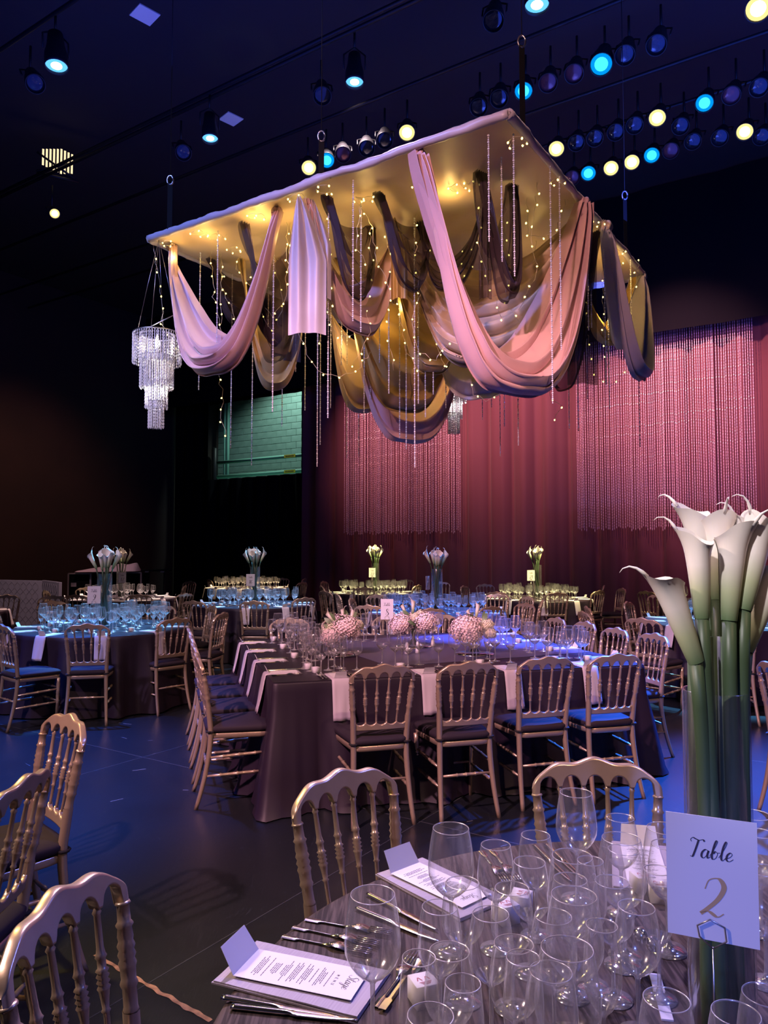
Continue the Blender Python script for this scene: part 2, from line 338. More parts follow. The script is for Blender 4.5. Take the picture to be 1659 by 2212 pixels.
# burgundy stage curtain
def drape_mesh(e0, e1, z0, z1, n, amp, lam, seed, nz=14):
    mb = MB(); nu = int((e1-e0)/lam*8)
    def f(u, v):
        e = e0+(e1-e0)*u; ph = e/lam*2*PI+1.6*noise.noise(Vector((e*.35, seed, 0)))*2
        am = amp*(.65+.7*abs(noise.noise(Vector((e*.6, seed+3, v*1.2)))))
        return room(e+.04*math.cos(ph)*1.0, n+am*math.sin(ph)+.4*am*math.sin(2.3*ph+1), z0+(z1-z0)*v)
    return mb.grid(f, nu, nz)
d0 = ray(655, 1100); eL = (15.2/NV.dot(Vector((d0.x, d0.y, 0))))*EV.dot(Vector((d0.x, d0.y, 0)))
tag(drape_mesh(eL, 7.0, .02, 6.6, 15.2, .14, .62, 4).build('stage_curtain', M['velvet']), 'tall pleated burgundy velvet curtain across the back of the stage', 'curtain')
tag(drape_mesh(-19, 9, 5.72, 8.55, 14.55, .03, 1.4, 9, 3).build('border_drape', M['drape']), 'black masking border hanging across the top of the burgundy curtain', 'drape')
# black legs left of the curtain, with the gap that shows the green store wall
def e_at(px, n):
    d = ray(px, 1100); return (n/(NV.x*d.x+NV.y*d.y))*(EV.x*d.x+EV.y*d.y)
eO0, eO1 = e_at(450, 15.7), e_at(652, 15.7)
tag(drape_mesh(-18.1, eO0, .02, 8.5, 15.7, .07, .5, 12, 4).build('black_drape', M['drape']), 'black masking drape left of the green wall opening', 'drape')
tag(drape_mesh(eO0, eL+.6, .02, 3.68, 15.7, .07, .5, 15, 4).build('black_drape', M['drape']), 'black masking drape hanging below the green wall opening', 'drape')
tag(drape_mesh(eO0, eL+.6, 5.95, 8.5, 15.75, .03, .9, 18, 3).build('black_drape', M['drape']), 'black masking drape above the green wall opening', 'drape')
tag(MB().box(room((eO1+eL)/2+.2, 15.7, 4.8), (max(.1, eL-eO1+.4), .06, 2.5), -ROOM).build('black_drape', M['drape'], smooth=False), 'narrow black drape between the green wall opening and the burgundy curtain', 'drape')
# wall behind, of painted concrete blocks
wb = quad('wall_back', [room(-22, 17.6), room(10, 17.6), room(10, 17.6, 8.6), room(-22, 17.6, 8.6)], M['mortar'])
bm_ = MB().box((0, 0, 0), (.395, .03, .195), -ROOM, .006); blk = bm_.build('block', M['block'], smooth=False, link=False).data
e0b, e1b = e_at(440, 17.6)-.2, e_at(668, 17.6)+.2
row = 0; z = 3.3
while z < 6.9:
    e = e0b+(.2 if row % 2 else 0)
    while e < e1b:
        o = bpy.data.objects.new('block', blk); o.location = room(e+.2, 17.585+random.uniform(-.004, .002), z+.1); lnk(o, wb); e += .406
    z += .203; row += 1
# pipes and rails in the opening
for i, (y0, y1, lab) in enumerate(((972, 962, 'upper green handrail pipe with a yellow label'), (1006, 1001, 'lower green handrail pipe with a yellow label'))):
    zz = EYE+(1190-(y0+y1)/2)/F*19.6
    t = empty('rail_pipe', room(-14.9, 16.3, zz), -ROOM, lab+' across the green wall opening', 'pipe')
    MB().tube([(-2.0, 0, 0), (2.0, 0, 0)], .055, 12).build('pipe', M['pipe'], t)
    l = MB().box((e_at(628, 16.3)+14.9, -.058, 0), (.42, .008, .085)).build('warning_label', M['yellow'], t, False)
    tb = MB()
    for k in range(7): tb.box((e_at(628, 16.3)+14.9-.14+k*.045, -.0632, 0), (.028, .002, .035))
    tb.build('print', M['ink'], l, False)
for px, r, lab in ((491, .05, 'vertical green conduit running up the block wall'), (484, .04, 'second thinner vertical green conduit beside the first'), (463, .10, 'dark green cylinder standing behind the rail')):
    z1 = 6.8 if r < .09 else 4.9
    tag(MB().tube([room(e_at(px, 17.0), 17.0, 3.0), room(e_at(px, 17.0), 17.0, z1-.04), room(e_at(px, 17.0), 17.0, z1)], [r, r, r*.7], 12).build('vertical_pipe', M['pipe'] if r < .09 else M['black']), lab, 'pipe')
tag(MB().box(room(-14.9, 16.5, 3.62), (4.4, .9, .1), -ROOM).build('trim_2', M['pipe'], smooth=False), kind='structure')

# bead curtains on the burgundy curtain
def bead_curtain(px0, px1, n, z0, z1, label, gap=.042):
    e0, e1 = e_at(px0, n), e_at(px1, n); mb = MB(); e = e0; V, Fc = [], []
    while e < e1:
        nb = int((z1-z0)/.055); x = room(e+random.uniform(-.006, .006), n+random.uniform(-.02, .02)); zb = z0+random.uniform(-.05, .05)
        a0 = len(V); r = .0085; ring = 4
        for k in range(nb*2+1):
            zz = zb+(z1-zb)*k/(nb*2); rr = r if k % 2 else .0030
            for q in range(ring): V.append((x.x+rr*math.cos(q*PI/2+.5*k), x.y+rr*math.sin(q*PI/2+.5*k), zz))
        for k in range(nb*2):
            for q in range(ring): Fc.append((a0+k*ring+q, a0+k*ring+(q+1) % ring, a0+(k+1)*ring+(q+1) % ring, a0+(k+1)*ring+q))
        e += gap*random.uniform(.8, 1.2)
    return tag(mesh('bead_curtain', V, Fc, M['bead_pink'], False), label, 'bead curtain', 'bead curtains', 'stuff')
bead_curtain(745, 995, 14.95, 1.99, 6.0, 'pink silver bead curtain panel left, hanging under the canopy')
bead_curtain(1248, 1638, 14.95, 1.99, 6.0, 'wide pink silver bead curtain panel at right')

# ------------------------------------------------------------------ chairs
AX = .183
def yb(z): return .085*(.9-z)/.45
def bend(x): return .018*(x/AX)**2
def bar_profile(fn_top, fn_bot, x0, x1, th0, n, yc):
    """a rail cut from board: rounded edges, wavy top and bottom"""
    mb = MB()
    def f(u, v):
        x = x0+(x1-x0)*v; t, b_ = fn_top(x), fn_bot(x); g = .0012; en = min(x-x0, x1-x)/.011; kk = math.sqrt(max(.02, 1-(1-min(1, en))**2)); th = th0*kk; e = .0055*kk; k = int(round(u*16)) % 16; c = e*.3
        pr = [(-th/2, b_+e+g), (-th/2, t-e-g), (-th/2, t-e), (-th/2+c, t-c), (-th/2+e, t), (th/2-e, t), (th/2-c, t-c), (th/2, t-e), (th/2, t-e-g), (th/2, b_+e+g), (th/2, b_+e), (th/2-c, b_+c), (th/2-e, b_), (-th/2+e, b_), (-th/2+c, b_+c), (-th/2, b_+e)][k]
        return Vector((x, yc(pr[1])+pr[0]+bend(x), pr[1]))
    mb.grid(f, 16, n, wrap=True)
    mb.F += [tuple(range(16)), tuple(range(len(mb.V)-16, len(mb.V)))[::-1]]
    return mb
RING3 = [(.0, .55), (.03, .55), (.05, .78), (.07, .55), (.30, .62), (.34, .78), (.36, 1.0), (.38, .72), (.44, .72), (.455, 1.12), (.475, .72), (.495, 1.12), (.515, .72), (.535, 1.12), (.555, .72), (.575, 1.12), (.595, .9), (.66, .68), (.72, .55), (.735, .8), (.75, .52), (.95, .46), (1, .46)]
def spindle_prof(r): return [(1-t, q*r) for t, q in RING3][::-1]
def make_chair():
    t = empty('gold_chair')
    m = M['chair']
    W5 = 2*AX/5
    def top(x):
        a_ = abs(x); z = .868+.044*(1-(x/AX)**2)+.006*math.cos(2*PI*a_/.122)
        lim = AX+.014
        if a_ > lim-.030: z -= .030-math.sqrt(max(0, .030**2-(a_-(lim-.030))**2))
        return z
    def bot(x):
        if abs(x) > AX-.010: return .806
        s = (((x+AX)/W5) % 1.0)*2-1; q = max(0, 1-(abs(s)/.80)**2)
        return .828+.006*(1-(x/AX)**2)+.032*math.sqrt(q)
    cr = bar_profile(top, bot, -AX-.0139, AX+.0139, .026, 110, yb).build('crest_rail', m, t)
    def ltop(x):
        s = abs(math.sin(PI*(x+AX*.84)/(2*AX*.84/5))); return .582-.021*s**.55
    bar_profile(ltop, lambda x: .528, -AX*.84, AX*.84, .020, 60, yb).build('lower_rail', m, t)
    for k in range(1, 5):
        xt = -AX+W5*k; xb = xt*.83
        MB().turned((xb, yb(.575)+bend(xb), .572), (xt, yb(.835)+bend(xt), .838), spindle_prof(.0125), 8).build('spindle', m, t)
    PP = [(0, 1), (.03, 1.12), (.06, 1), (.22, 1.0), (.26, 1.28), (.30, 1.06), (.40, 1.12), (.44, 1.3), (.48, 1.04), (.52, 1.3), (.56, 1.04), (.60, 1.3), (.64, 1.04), (.68, 1.15), (.76, 1.0), (.79, 1.28), (.82, .95), (.97, .9), (.98, 1.15), (1, 1.0)]
    for s in (-1, 1):
        xt, xm, xs = s*AX, s*AX*.90, s*AX*.86
        mb = MB()
        mb.turned((xm, yb(.60)+bend(xm), .60), (xt, yb(.80)+bend(xt), .815), [(q, r_*.0150) for q, r_ in PP], 10)
        def leg(u, v):
            z = v*.605
            if z > .44: x = xs+(xm-xs)*(z-.44)/.165; y = yb(z)+bend(x)*min(1, (z-.40)/.2)
            else: q = 1-z/.44; x = xs+s*.022*q**1.6; y = yb(.44)+.0-.085*q**1.7
            r_ = .0165-.004*(1-min(1, z/.44)); a_ = 2*PI*u+PI/8
            k = 1.0/max(abs(math.cos((a_ % (PI/2))-PI/4)), .93)
            return Vector((x+r_*k*math.cos(a_), y+r_*k*math.sin(a_), z))
        mb.grid(leg, 8, 14, wrap=True); mb.F.append(tuple(range(len(mb.V)-8*15, len(mb.V)-8*14))[::-1])
        mb.build('rear_leg', m, t)
        MB().turned((s*.176, .425, .0), (s*.186, .435, .415), [(0, .010), (.45, .014), (.47, .018), (.49, .013), (.51, .018), (.53, .013), (.62, .016), (.66, .0135), (.68, .0185), (.70, .0135), (.72, .0185), (.74, .014), (.86, .018), (.90, .0145), (1, .016)], 8).build('front_leg', m, t)
        for z, zz in ((.30, .315), (.19, .20)):
            MB().turned((s*(.165+.01*(1-z)), yb(.44)-.02*(z < .25), z), (s*.181, .43, zz), [(0, .007), (.2, .0095), (.22, .013), (.24, .0095), (.48, .0105), (.5, .014), (.52, .0105), (.76, .0095), (.78, .013), (.8, .0095), (1, .007)], 6).build('side_stretcher', m, t)
        MB().tube([(xs+.024*math.cos(a_), yb(.45)+.024*math.sin(a_), .455) for a_ in [q*PI/5 for q in range(11)]], .0065, 5).build('seat_tie', M['tie'], t)
    ST = [(0, .007), (.3, .0095), (.32, .013), (.34, .0095), (.48, .0105), (.5, .014), (.52, .0105), (.66, .0095), (.68, .013), (.7, .0095), (1, .007)]
    for z in (.21, .33): MB().turned((-.180, .43, z), (.180, .43, z), ST, 6).build('front_stretcher', m, t)
    MB().turned((-.160, yb(.44)-.02, .245), (.160, yb(.44)-.02, .245), ST, 6).build('rear_stretcher', m, t)
    # seat frame and cushion: a trapezoid with rounded corners
    def outline(k, n, gr):
        a_ = 2*PI*k/n; c, s_ = math.cos(a_), math.sin(a_); p = .28
        X = math.copysign(abs(c)**p, c); Y = math.copysign(abs(s_)**p, s_)
        wdt = .183+.020*Y+gr; return Vector((X*wdt, .262+Y*(.200+gr), 0))
    def slab(layers, n=36):
        mb = MB(); V = []
        for z, g in layers: V += [outline(k, n, g)+Vector((0, 0, z)) for k in range(n)]
        L = len(layers)
        Fc = [(i*n+k, i*n+(k+1) % n, (i+1)*n+(k+1) % n, (i+1)*n+k) for i in range(L-1) for k in range(n)]
        Fc += [tuple(range(n))[::-1], tuple(range((L-1)*n, L*n))]
        return mb.add(V, Fc)
    slab([(.408, -.014), (.413, -.002), (.436, 0), (.444, -.004)]).build('seat_frame', m, t)
    slab([(.444, -.010), (.450, .004), (.474, .008), (.480, .003), (.486, -.004), (.494, -.03), (.498, -.09)]).build('seat_cushion', M['cushion'], t)
    return t
chair0 = make_chair(); used = [False]
def chair(px, py, az, label, group=None, pos=None, rail=.916):
    p = on_z(px, py, rail) if pos is None else Vector((*pos, 0))
    loc = (p.x, p.y, 0)
    if not used[0]: o = chair0; used[0] = True; o.location = loc; o.rotation_euler = (0, 0, -R(az))
    else: o = copy_tree(chair0, loc, -R(az))
    return tag(o, label, 'chair', group)
CH = 'gold chair '
# the long square table (card 8)
for i, (px, py, l) in enumerate(((830, 1434, 'first from the left'), (1015, 1428, 'second from the left'), (1184, 1417, 'third from the left'), (1333, 1411, 'fourth from the left'))):
    chair(px, py, -16.3, CH+l+' along the near side of the square table', 'near side of the square table')
for i, l in enumerate(('nearest', 'second nearest', 'third nearest', 'farthest')):
    chair(0, 0, 73.5, CH+l+' along the left side of the square table', 'left side of the square table', (-1.19-.147*i, 4.76+.50*i))
for px, py, l in ((625, 1334, 'first from left'), (735, 1331, 'second from left, behind the flowers'), (842, 1328, 'behind the number 8 card'), (947, 1325, 'fourth from left')):
    chair(px, py, 163.7, CH+l+' on the far side of the square table', 'far side of the square table')
for px, py, l in ((1205, 1333, 'farthest'), (1268, 1342, 'second farthest'), (1334, 1355, 'second nearest'), (1417, 1367, 'nearest')):
    chair(px, py, -106.5, CH+l+' along the right side of the square table', 'right side of the square table')
# near table
chair(735, 1662, 137, CH+'left of centre, behind the near round table')
chair(1283, 1637, 183, CH+'right of centre, behind the near round table')
chair(0, 0, 100, CH+'at bottom left, back close to the viewer', None, (-.625, 1.455))
chair(0, 0, -88, CH+'at left edge, seen through its spindles', None, (-1.03, 2.185), )
chair(0, 0, -135, CH+'at left, turned side-on with worn gold top', None, (-1.24, 2.99))
chair(0, 0, -100, CH+'cut by left edge above the side-on one', None, (-1.84, 3.49))
LST = [
 # card 9
 (188, 1346, -12, 'with back to viewer before the large left round table'),
 (381, 1334, -48, 'angled at the right front of the large left round table'),
 (3, 1348, 42, 'cut by left edge, left front of the large left round table'),
 (-6, 1320, 62, 'farther one cut by left edge, left of the large left round table'),
 (112, 1297, 140, 'at the left back of the large left round table'),
 (114, 1286, 165, 'behind the left back one of the large left round table'),
 (483, 1322, -80, 'side-on with bright spindles, right of the large left round table'),
 (462, 1308, -118, 'second right of the large left round table, facing left'),
 (352, 1306, -165, 'half hidden behind the glasses of the large left round table'),
 (96, 1275, 80, 'brown one before the white bar panels'),
 # card 17 left (behind 9)
 (161, 1284, 0, 'wide dark back at left of the far-left table with pink napkins'),
 (300, 1283, -8, 'dark back before the far-left table, right of its card'),
 (187, 1268, 150, 'pale gold one behind the card 9, before the flight case'),
 (401, 1281, -60, 'nearest in the golden cluster right of the far-left table'),
 (401, 1264, -95, 'lit golden one in the cluster right of the far-left table'),
 (411, 1255, -150, 'farthest in the golden cluster right of the far-left table'),
 # card 16
 (548, 1297, 2, 'brown back to viewer before the left-centre blue-lit table'),
 (659, 1290, -36, 'angled right front of the left-centre blue-lit table'),
 (417, 1297, 22, 'dark back left front of the left-centre blue-lit table'),
 # rear left warm table
 (451, 1251, 60, 'bright orange one left of the rear warm-lit table'),
 (610, 1248, -165, 'orange one behind the rear warm-lit table'),
 (659, 1249, -80, 'right of the rear warm-lit table, farther'),
 (654, 1257, -60, 'right of the rear warm-lit table, nearer'),
 (698, 1255, 110, 'golden top, left of the left-centre yellow-lit table'),
 (693, 1265, 75, 'dark, left of the left-centre yellow-lit table'),
 (700, 1276, 50, 'brown spindles facing away, nearest left of the left-centre yellow-lit table'),
 # card 22
 (786, 1268, 0, 'dark back before the left-centre yellow-lit table'),
 (904, 1263, -60, 'gold edged at right of the left-centre yellow-lit table'),
 (877, 1251, -160, 'behind the glasses of the left-centre yellow-lit table'),
 # card 17 right
 (727, 1282, 75, 'dark with blue lit top, left of the right-centre blue-lit table'),
 (757, 1292, 100, 'blue lit, side-on at left of the right-centre blue-lit table'),
 (813, 1284, 150, 'pale crest at the left back of the right-centre blue-lit table'),
 (795, 1306, 20, 'pink crest left of the number 8 card'),
 (930, 1313, -5, 'white lit crest behind the middle flowers'),
 (1062, 1309, -35, 'wide blue edged crest behind the right flowers'),
 (1075, 1282, -150, 'violet lit, right back of the right-centre blue-lit table'),
 (1141, 1288, -110, 'violet, farther right of the right-centre blue-lit table'),
 (1137, 1302, -120, 'pink lit with blue top, right of the right-centre blue-lit table'),
 (1172, 1296, -80, 'edge-on, far right of the right-centre blue-lit table'),
 # card 21
 (1001, 1265, 120, 'small bright gold crest left of the right-centre yellow-lit table'),
 (1047, 1261, 165, 'orange crest left back of the right-centre yellow-lit table'),
 (1072, 1278, 25, 'dark back left front of the right-centre yellow-lit table'),
 (1204, 1279, -8, 'tall dark back before the right-centre yellow-lit table'),
 (1295, 1275, -40, 'brown with gold edge, right front of the right-centre yellow-lit table'),
 (1305, 1264, -75, 'orange, right of the right-centre yellow-lit table'),
 (1345, 1270, -95, 'edge-on, farthest right of the right-centre yellow-lit table'),
 (952, 1256, 170, 'gold glinting one behind the tall flowers of card 17'),
 # card 18, right
 (1354, 1299, 125, 'blue lit, left back of the table behind the tall lilies'),
 (1386, 1334, 47, 'pink crest, left front of the table behind the tall lilies'),
 (1266, 1309, 95, 'teal topped, left of the table behind the tall lilies, farther'),
 (1258, 1320, 85, 'teal topped, left of the table behind the tall lilies, nearer'),
 (1590, 1345, 8, 'seen through the lily stems'),
 (1395, 1276, 60, 'gold topped at the far right before the dark curtain'),
 (1427, 1283, 20, 'gold edged at far right beside the lilies'),
 (15, 1284, 170, 'pink one at the left edge behind the nearest folded napkins'),
]
for px, py, az, l in LST: chair(px, py, az, CH+l)
chair(0, 0, 75, CH+'reddish, cut by the right edge behind the vase', None, (2.30, 4.40))

# ------------------------------------------------------------------ draped tables
ZT = .76
def round_table(c, r, mtl, label, seed, folds=15, skirt=True):
    t = empty('draped_round_table', (c[0], c[1], 0), 0, label, 'table')
    MB().lathe([(0.001, ZT-.03), (r-.01, ZT-.03), (r-.01, ZT-.006), (.001, ZT-.006)], 48, cap=False).build('tabletop', M['blackwall'], t, False)
    mb = MB(); NU = 180
    lay = [(0.02, ZT, 0), (.5, ZT, 0), (.9, ZT, 0), (.985, ZT, 0), (1.0, ZT-.004, 0), (1.006, ZT-.014, .02), (1.008, ZT-.05, .1), (1.01, ZT-.16, .35), (1.03, .42, .7), (1.06, .2, .9), (1.09, .012, 1)]
    def f(u, v):
        k = int(round(v*(len(lay)-1))); s, z, a_ = lay[k]; ang = 2*PI*u
        ph = folds*ang+2.2*noise.noise(Vector((math.cos(ang)*1.4, math.sin(ang)*1.4, seed)))*2.4
        w_ = .055*a_*(math.sin(ph)+.35*math.sin(1.9*ph+.6))
        rr = r*s+w_
        return Vector((rr*math.cos(ang), rr*math.sin(ang), z))
    mb.grid(f, NU, len(lay)-1, wrap=True); mb.F.append(tuple(range(NU)))
    mb.build('tablecloth', mtl, t)
    return t
round_table(T2, .895, M['woodcloth'], 'near round table under a dark wood-grain cloth, set with glasses', 1)
round_table(T9, .9, M['cloth'], 'large round table at left under a plum black cloth', 2)
round_table(T16, .9, M['cloth'], 'blue-lit round table left of centre, behind the brown-backed chair', 3)
round_table(T17, .9, M['cloth'], 'blue-lit round table right of centre behind the square one', 4)
round_table(T15, .9, M['cloth'], 'far-left round table with pale napkins before the flight case', 5)
round_table(T22, .9, M['cloth'], 'yellow-lit round table left of centre near the curtain', 6)
round_table(T21, .9, M['cloth'], 'yellow-lit round table right of centre near the curtain', 7)
round_table(T23, .9, M['cloth'], 'rear warm-lit round table left of centre', 8)
round_table(T18, .9, M['cloth'], 'blue-lit round table behind the tall lily vase', 9)
round_table(T14, .9, M['cloth'], 'dark round table cut by the left edge', 10)
round_table(T20, .9, M['cloth'], 'rear right round table behind the tall lilies', 11)
# the square table: local x along its near edge
A8 = R(90-73.5)                  # near edge rises to the right
C8 = Vector((-.67, 4.57, 0)); U8 = Vector((math.cos(A8), math.sin(A8), 0)); V8 = Vector((-math.sin(A8), math.cos(A8), 0)); L8, W8 = 2.62, 2.30
def q8(u, v, z=ZT): return C8+U8*u+V8*v+Vector((0, 0, z))
t8 = empty('draped_square_table', C8, A8, 'large square table under plum black cloths, with card 8 and flowers', 'table')
MB().box((L8/2, W8/2, ZT-.02), (L8-.02, W8-.02, .025)).build('tabletop', M['blackwall'], t8, False)
mb = MB(); NU = 260
def rect_pt(u, g):
    """perimeter point of the table grown by g, with rounded corners"""
    per = 2*(L8+W8); s = (u*per) % per; rc = .03+g
    for (ax, ay, dx, dy, ln) in ((0, 0, 1, 0, L8), (L8, 0, 0, 1, W8), (L8, W8, -1, 0, L8), (0, W8, 0, -1, W8)):
        if s <= ln: break
        s -= ln
    p = Vector((ax+dx*s, ay+dy*s, 0)); n = Vector((dy, -dx, 0))
    c0 = min(s, ln-s); 
    q = p+n*g
    if c0 < .12: q += Vector((dx, dy, 0))*(-(g) if s < ln/2 else g)*(1-c0/.12)*.75
    return q
lay = [(-.01, ZT, 0), (0, ZT-.004, 0), (.004, ZT-.015, .02), (.008, ZT-.06, .08), (.02, ZT-.2, .35), (.05, .42, .8), (.09, .2, 1.1), (.115, .06, 1.3), (.135, .008, 1.5)]
def f8(u, v):
    g, z, a_ = lay[int(round(v*(len(lay)-1)))]
    ph = u*2*PI*22+5.0*noise.noise(Vector((u*9, 0, 3)))
    w_ = .036*a_*(math.sin(ph)+.5*math.sin(1.7*ph+1)+.35*math.sin(3.1*ph))
    p = rect_pt(u, g+w_); return Vector((p.x, p.y, z))
mb.grid(f8, NU, len(lay)-1, wrap=True); mb.add([(0, 0, ZT-.0004), (L8, 0, ZT-.0004), (L8, W8, ZT-.0004), (0, W8, ZT-.0004)], [(0, 1, 2, 3)])
mb.build('tablecloth', M['cloth'], t8)
MB().box((1.62, 1.30, ZT+.0015), (1.75, 1.55, .003), R(8)).build('overlay_cloth', M['overlay'], t8, False)

# ------------------------------------------------------------------ glassware
def glass_prof(h, rb, rr, foot, bowl0):
    """foot, stem, bowl; h height, rb widest radius, rr rim radius"""
    H = h-bowl0; P = [(.0005, .0), (foot, .0), (foot, .0016), (foot*.55, .004), (.0065, .010), (.0038, .022), (.0033, bowl0*.6), (.0042, bowl0-.006), (.008, bowl0)]
    for t in (.06, .13, .22, .33, .45, .58, .72, .86, 1.0):
        if t < .4: r = .008+(rb-.008)*math.sin(PI/2*(t/.4))**.75
        else: q = (t-.4)/.6; r = rb+(rr-rb)*(q**1.7)
        P.append((r, bowl0+H*t))
    return P
def rimmed(prof, seg, name, m, rim=.0007):
    mb = MB(); mb.lathe(prof, seg); r, z = prof[-1]
    V = []                                      # a fine rounded lip closing the rim
    P = list(prof)+[(r, z+rim), (r-rim*1.6, z+rim), (r-rim*1.6, z-rim*1.5)]
    mb = MB().lathe(P, seg)
    mb.F.append(tuple(range(seg))[::-1])
    me = mb.build(name, m, link=False).data
    if True:
        far = m is not M['glass']
        me.materials.append(M['sparkle_far' if far else 'sparkle_glass']); me.materials.append(M['rim_sparkle']); z1 = prof[11 if far else 10][1]
        for p_ in me.polygons:
            if p_.center.z < z1-.001: p_.material_index = 1
            elif p_.center.z > prof[-1][1]-.0009: p_.material_index = 2
    return me
PB = glass_prof(.240, .0465, .0365, .036, .105); PM = glass_prof(.205, .038, .030, .033, .095); PF = glass_prof(.225, .029, .024, .030, .095); PG = glass_prof(.165, .036, .032, .033, .055)
GM = {('big', 1): rimmed(PB, 40, 'big_wine_glass', M['glass']), ('mid', 1): rimmed(PM, 40, 'wine_glass', M['glass']), ('flute', 1): rimmed(PF, 36, 'champagne_glass', M['glass']), ('water', 1): rimmed(PG, 36, 'water_goblet', M['glass']),
      ('big', 0): rimmed(PB, 20, 'big_wine_glass_far', M['glass_far']), ('mid', 0): rimmed(PM, 20, 'wine_glass_far', M['glass_far']), ('flute', 0): rimmed(PF, 14, 'champagne_glass_far', M['glass_far']), ('water', 0): rimmed(PG, 14, 'water_goblet_far', M['glass_far'])}
GN = {'big': 'large_wine_glass', 'mid': 'wine_glass', 'flute': 'champagne_glass', 'water': 'water_goblet'}
GH = {'big': .240, 'mid': .205, 'flute': .225, 'water': .165}
def glass(kind, x, y, lab, grp=None, near=0, z=ZT):
    o = bpy.data.objects.new(GN[kind], GM[(kind, near)]); COL.objects.link(o); o.location = (x, y, z+.0005)
    o.rotation_euler = (0, 0, random.uniform(0, 6))
    return tag(o, lab, 'glass', grp)
NEAR = [('big', 805, 1933, 'large wine glass alone beside the nearest menu'), ('big', 974, 1790, 'large wine glass before the farther menu'),
 ('mid', 1071, 1826, 'wine glass just right of the left large one'), ('big', 1244, 1713, 'large wine glass highest at the back, before a chair back'), ('mid', 1157, 1805, 'wine glass in back row left of the highest one'),
 ('mid', 1144, 1863, 'wine glass just before the back row, centre'), ('mid', 1340, 1767, 'wine glass at the back right by the chair post'), ('big', 1342, 1812, 'large wine glass at right over the white menu'),
 ('mid', 1347, 1836, 'wine glass nested before the large one over the white menu'), ('mid', 999, 1908, 'wine glass overlapping the foot of the left large one'), ('mid', 1106, 1920, 'wine glass beside the paired favour boxes'),
 ('mid', 950, 1960, 'wine glass low at left of the crowded group'), ('mid', 971, 2056, 'wine glass above the small box with red print'), ('flute', 1000, 2125, 'champagne glass at bottom before the red printed box'),
 ('big', 1236, 1850, 'large wine glass in the middle of the crowd, back'), ('mid', 1232, 1900, 'wine glass in the middle of the crowd, second'), ('big', 1240, 1935, 'large wine glass in the middle of the crowd, third'),
 ('mid', 1195, 1980, 'wine glass in the centre of the crowd'), ('mid', 1110, 2040, 'wine glass at bottom centre left'), ('big', 1225, 2050, 'large wine glass at bottom centre'), ('mid', 1190, 2100, 'wine glass lowest at bottom centre'),
 ('flute', 1130, 2070, 'champagne glass at bottom centre left'), ('mid', 1322, 1905, 'wine glass left of the number 2 card, back'), ('big', 1438, 1790, 'large wine glass half behind the number 2 card'), ('mid', 1440, 1825, 'wine glass half behind the number 2 card'),
 ('flute', 1420, 1880, 'champagne glass close left of the number 2 card'), ('mid', 1375, 1960, 'wine glass below left of the number 2 card'), ('flute', 1300, 2000, 'champagne glass above the salt shakers'),
 ('mid', 1440, 2160, 'wine glass at bottom left of the vase'), ('mid', 1590, 2190, 'wine glass rim at the bottom edge before the vase'), ('big', 1625, 1760, 'large wine glass right of the vase, highest'), ('mid', 1640, 1800, 'wine glass right of the vase, upper'),
 ('mid', 1650, 1880, 'wine glass right of the vase, at the right edge'), ('mid', 1655, 2150, 'wine glass at the bottom right corner'), ('flute', 905, 2070, 'champagne glass left of the small box with red print'), ('mid', 930, 2195, 'wine glass rim at the bottom edge, left of centre'),
 ('mid', 1060, 1975, 'wine glass right of the paired favour boxes'), ('flute', 1275, 1860, 'champagne glass beside the middle crowd')]
for k, px, py, l in NEAR:
    zr = ZT+GH[k]; p = on_z(px, py, zr); glass(k, p.x, p.y, 'clear '+l+' on the near table', 'glasses on the near table', 1)
def glass_cluster(c, lab, grp, n=40, r0=.20, r1=.62, stuff=None, seed=0):
    rnd = random.Random(seed); pts = []
    tries = 0
    while len(pts) < n and tries < 6000:
        tries += 1
        a_ = rnd.uniform(0, 2*PI); r = math.sqrt(rnd.uniform(r0*r0, r1*r1)); p = (c[0]+r*math.cos(a_), c[1]+r*math.sin(a_))
        if all((p[0]-q[0])**2+(p[1]-q[1])**2 > .0072 for q in pts): pts.append(p)
    for i, p in enumerate(pts):
        k = ('big', 'mid', 'flute', 'mid')[i % 4]
        if stuff is not None: stuff.append((k, p))
        else: glass(k, p[0], p[1], lab, grp)
glass_cluster(T9, 'clear glass in the crowd on the large left round table', 'glasses on the large left round table', 68, .18, .68, seed=1)
glass_cluster(T16, 'clear glass in the crowd on the left-centre blue-lit table', 'glasses on the left-centre blue-lit table', 58, .18, .68, seed=2)
glass_cluster(T17, 'clear glass in the blue crowd on the right-centre blue-lit table', 'glasses on the right-centre blue-lit table', 60, .18, .68, seed=3)
glass_cluster(T15, 'clear glass in the crowd on the far-left table', 'glasses on the far-left table', 34, .18, .66, seed=4)
glass_cluster(T18, 'clear glass on the blue table behind the tall lilies', 'glasses on the table behind the lilies', 26, .18, .68, seed=5)
ST_ = []
for i, c in enumerate((T22, T21, T23, T20, T14)): glass_cluster(c, '', '', 66 if i < 3 else 26, .15, .68, ST_, 20+i)
mb = MB()
for k, p in ST_: mb.lathe({'big': PB, 'mid': PM, 'flute': PF}[k], 9, (p[0], p[1], ZT))
gw = mb.build('glassware', M['glass_far']); gw.data.materials.append(M['sparkle_far'])
for p_ in gw.data.polygons:
    if p_.center.z < ZT+.125: p_.material_index = 1
tag(gw, 'far-off wine glasses crowded on the rear yellow-lit tables', 'glasses', kind='stuff')
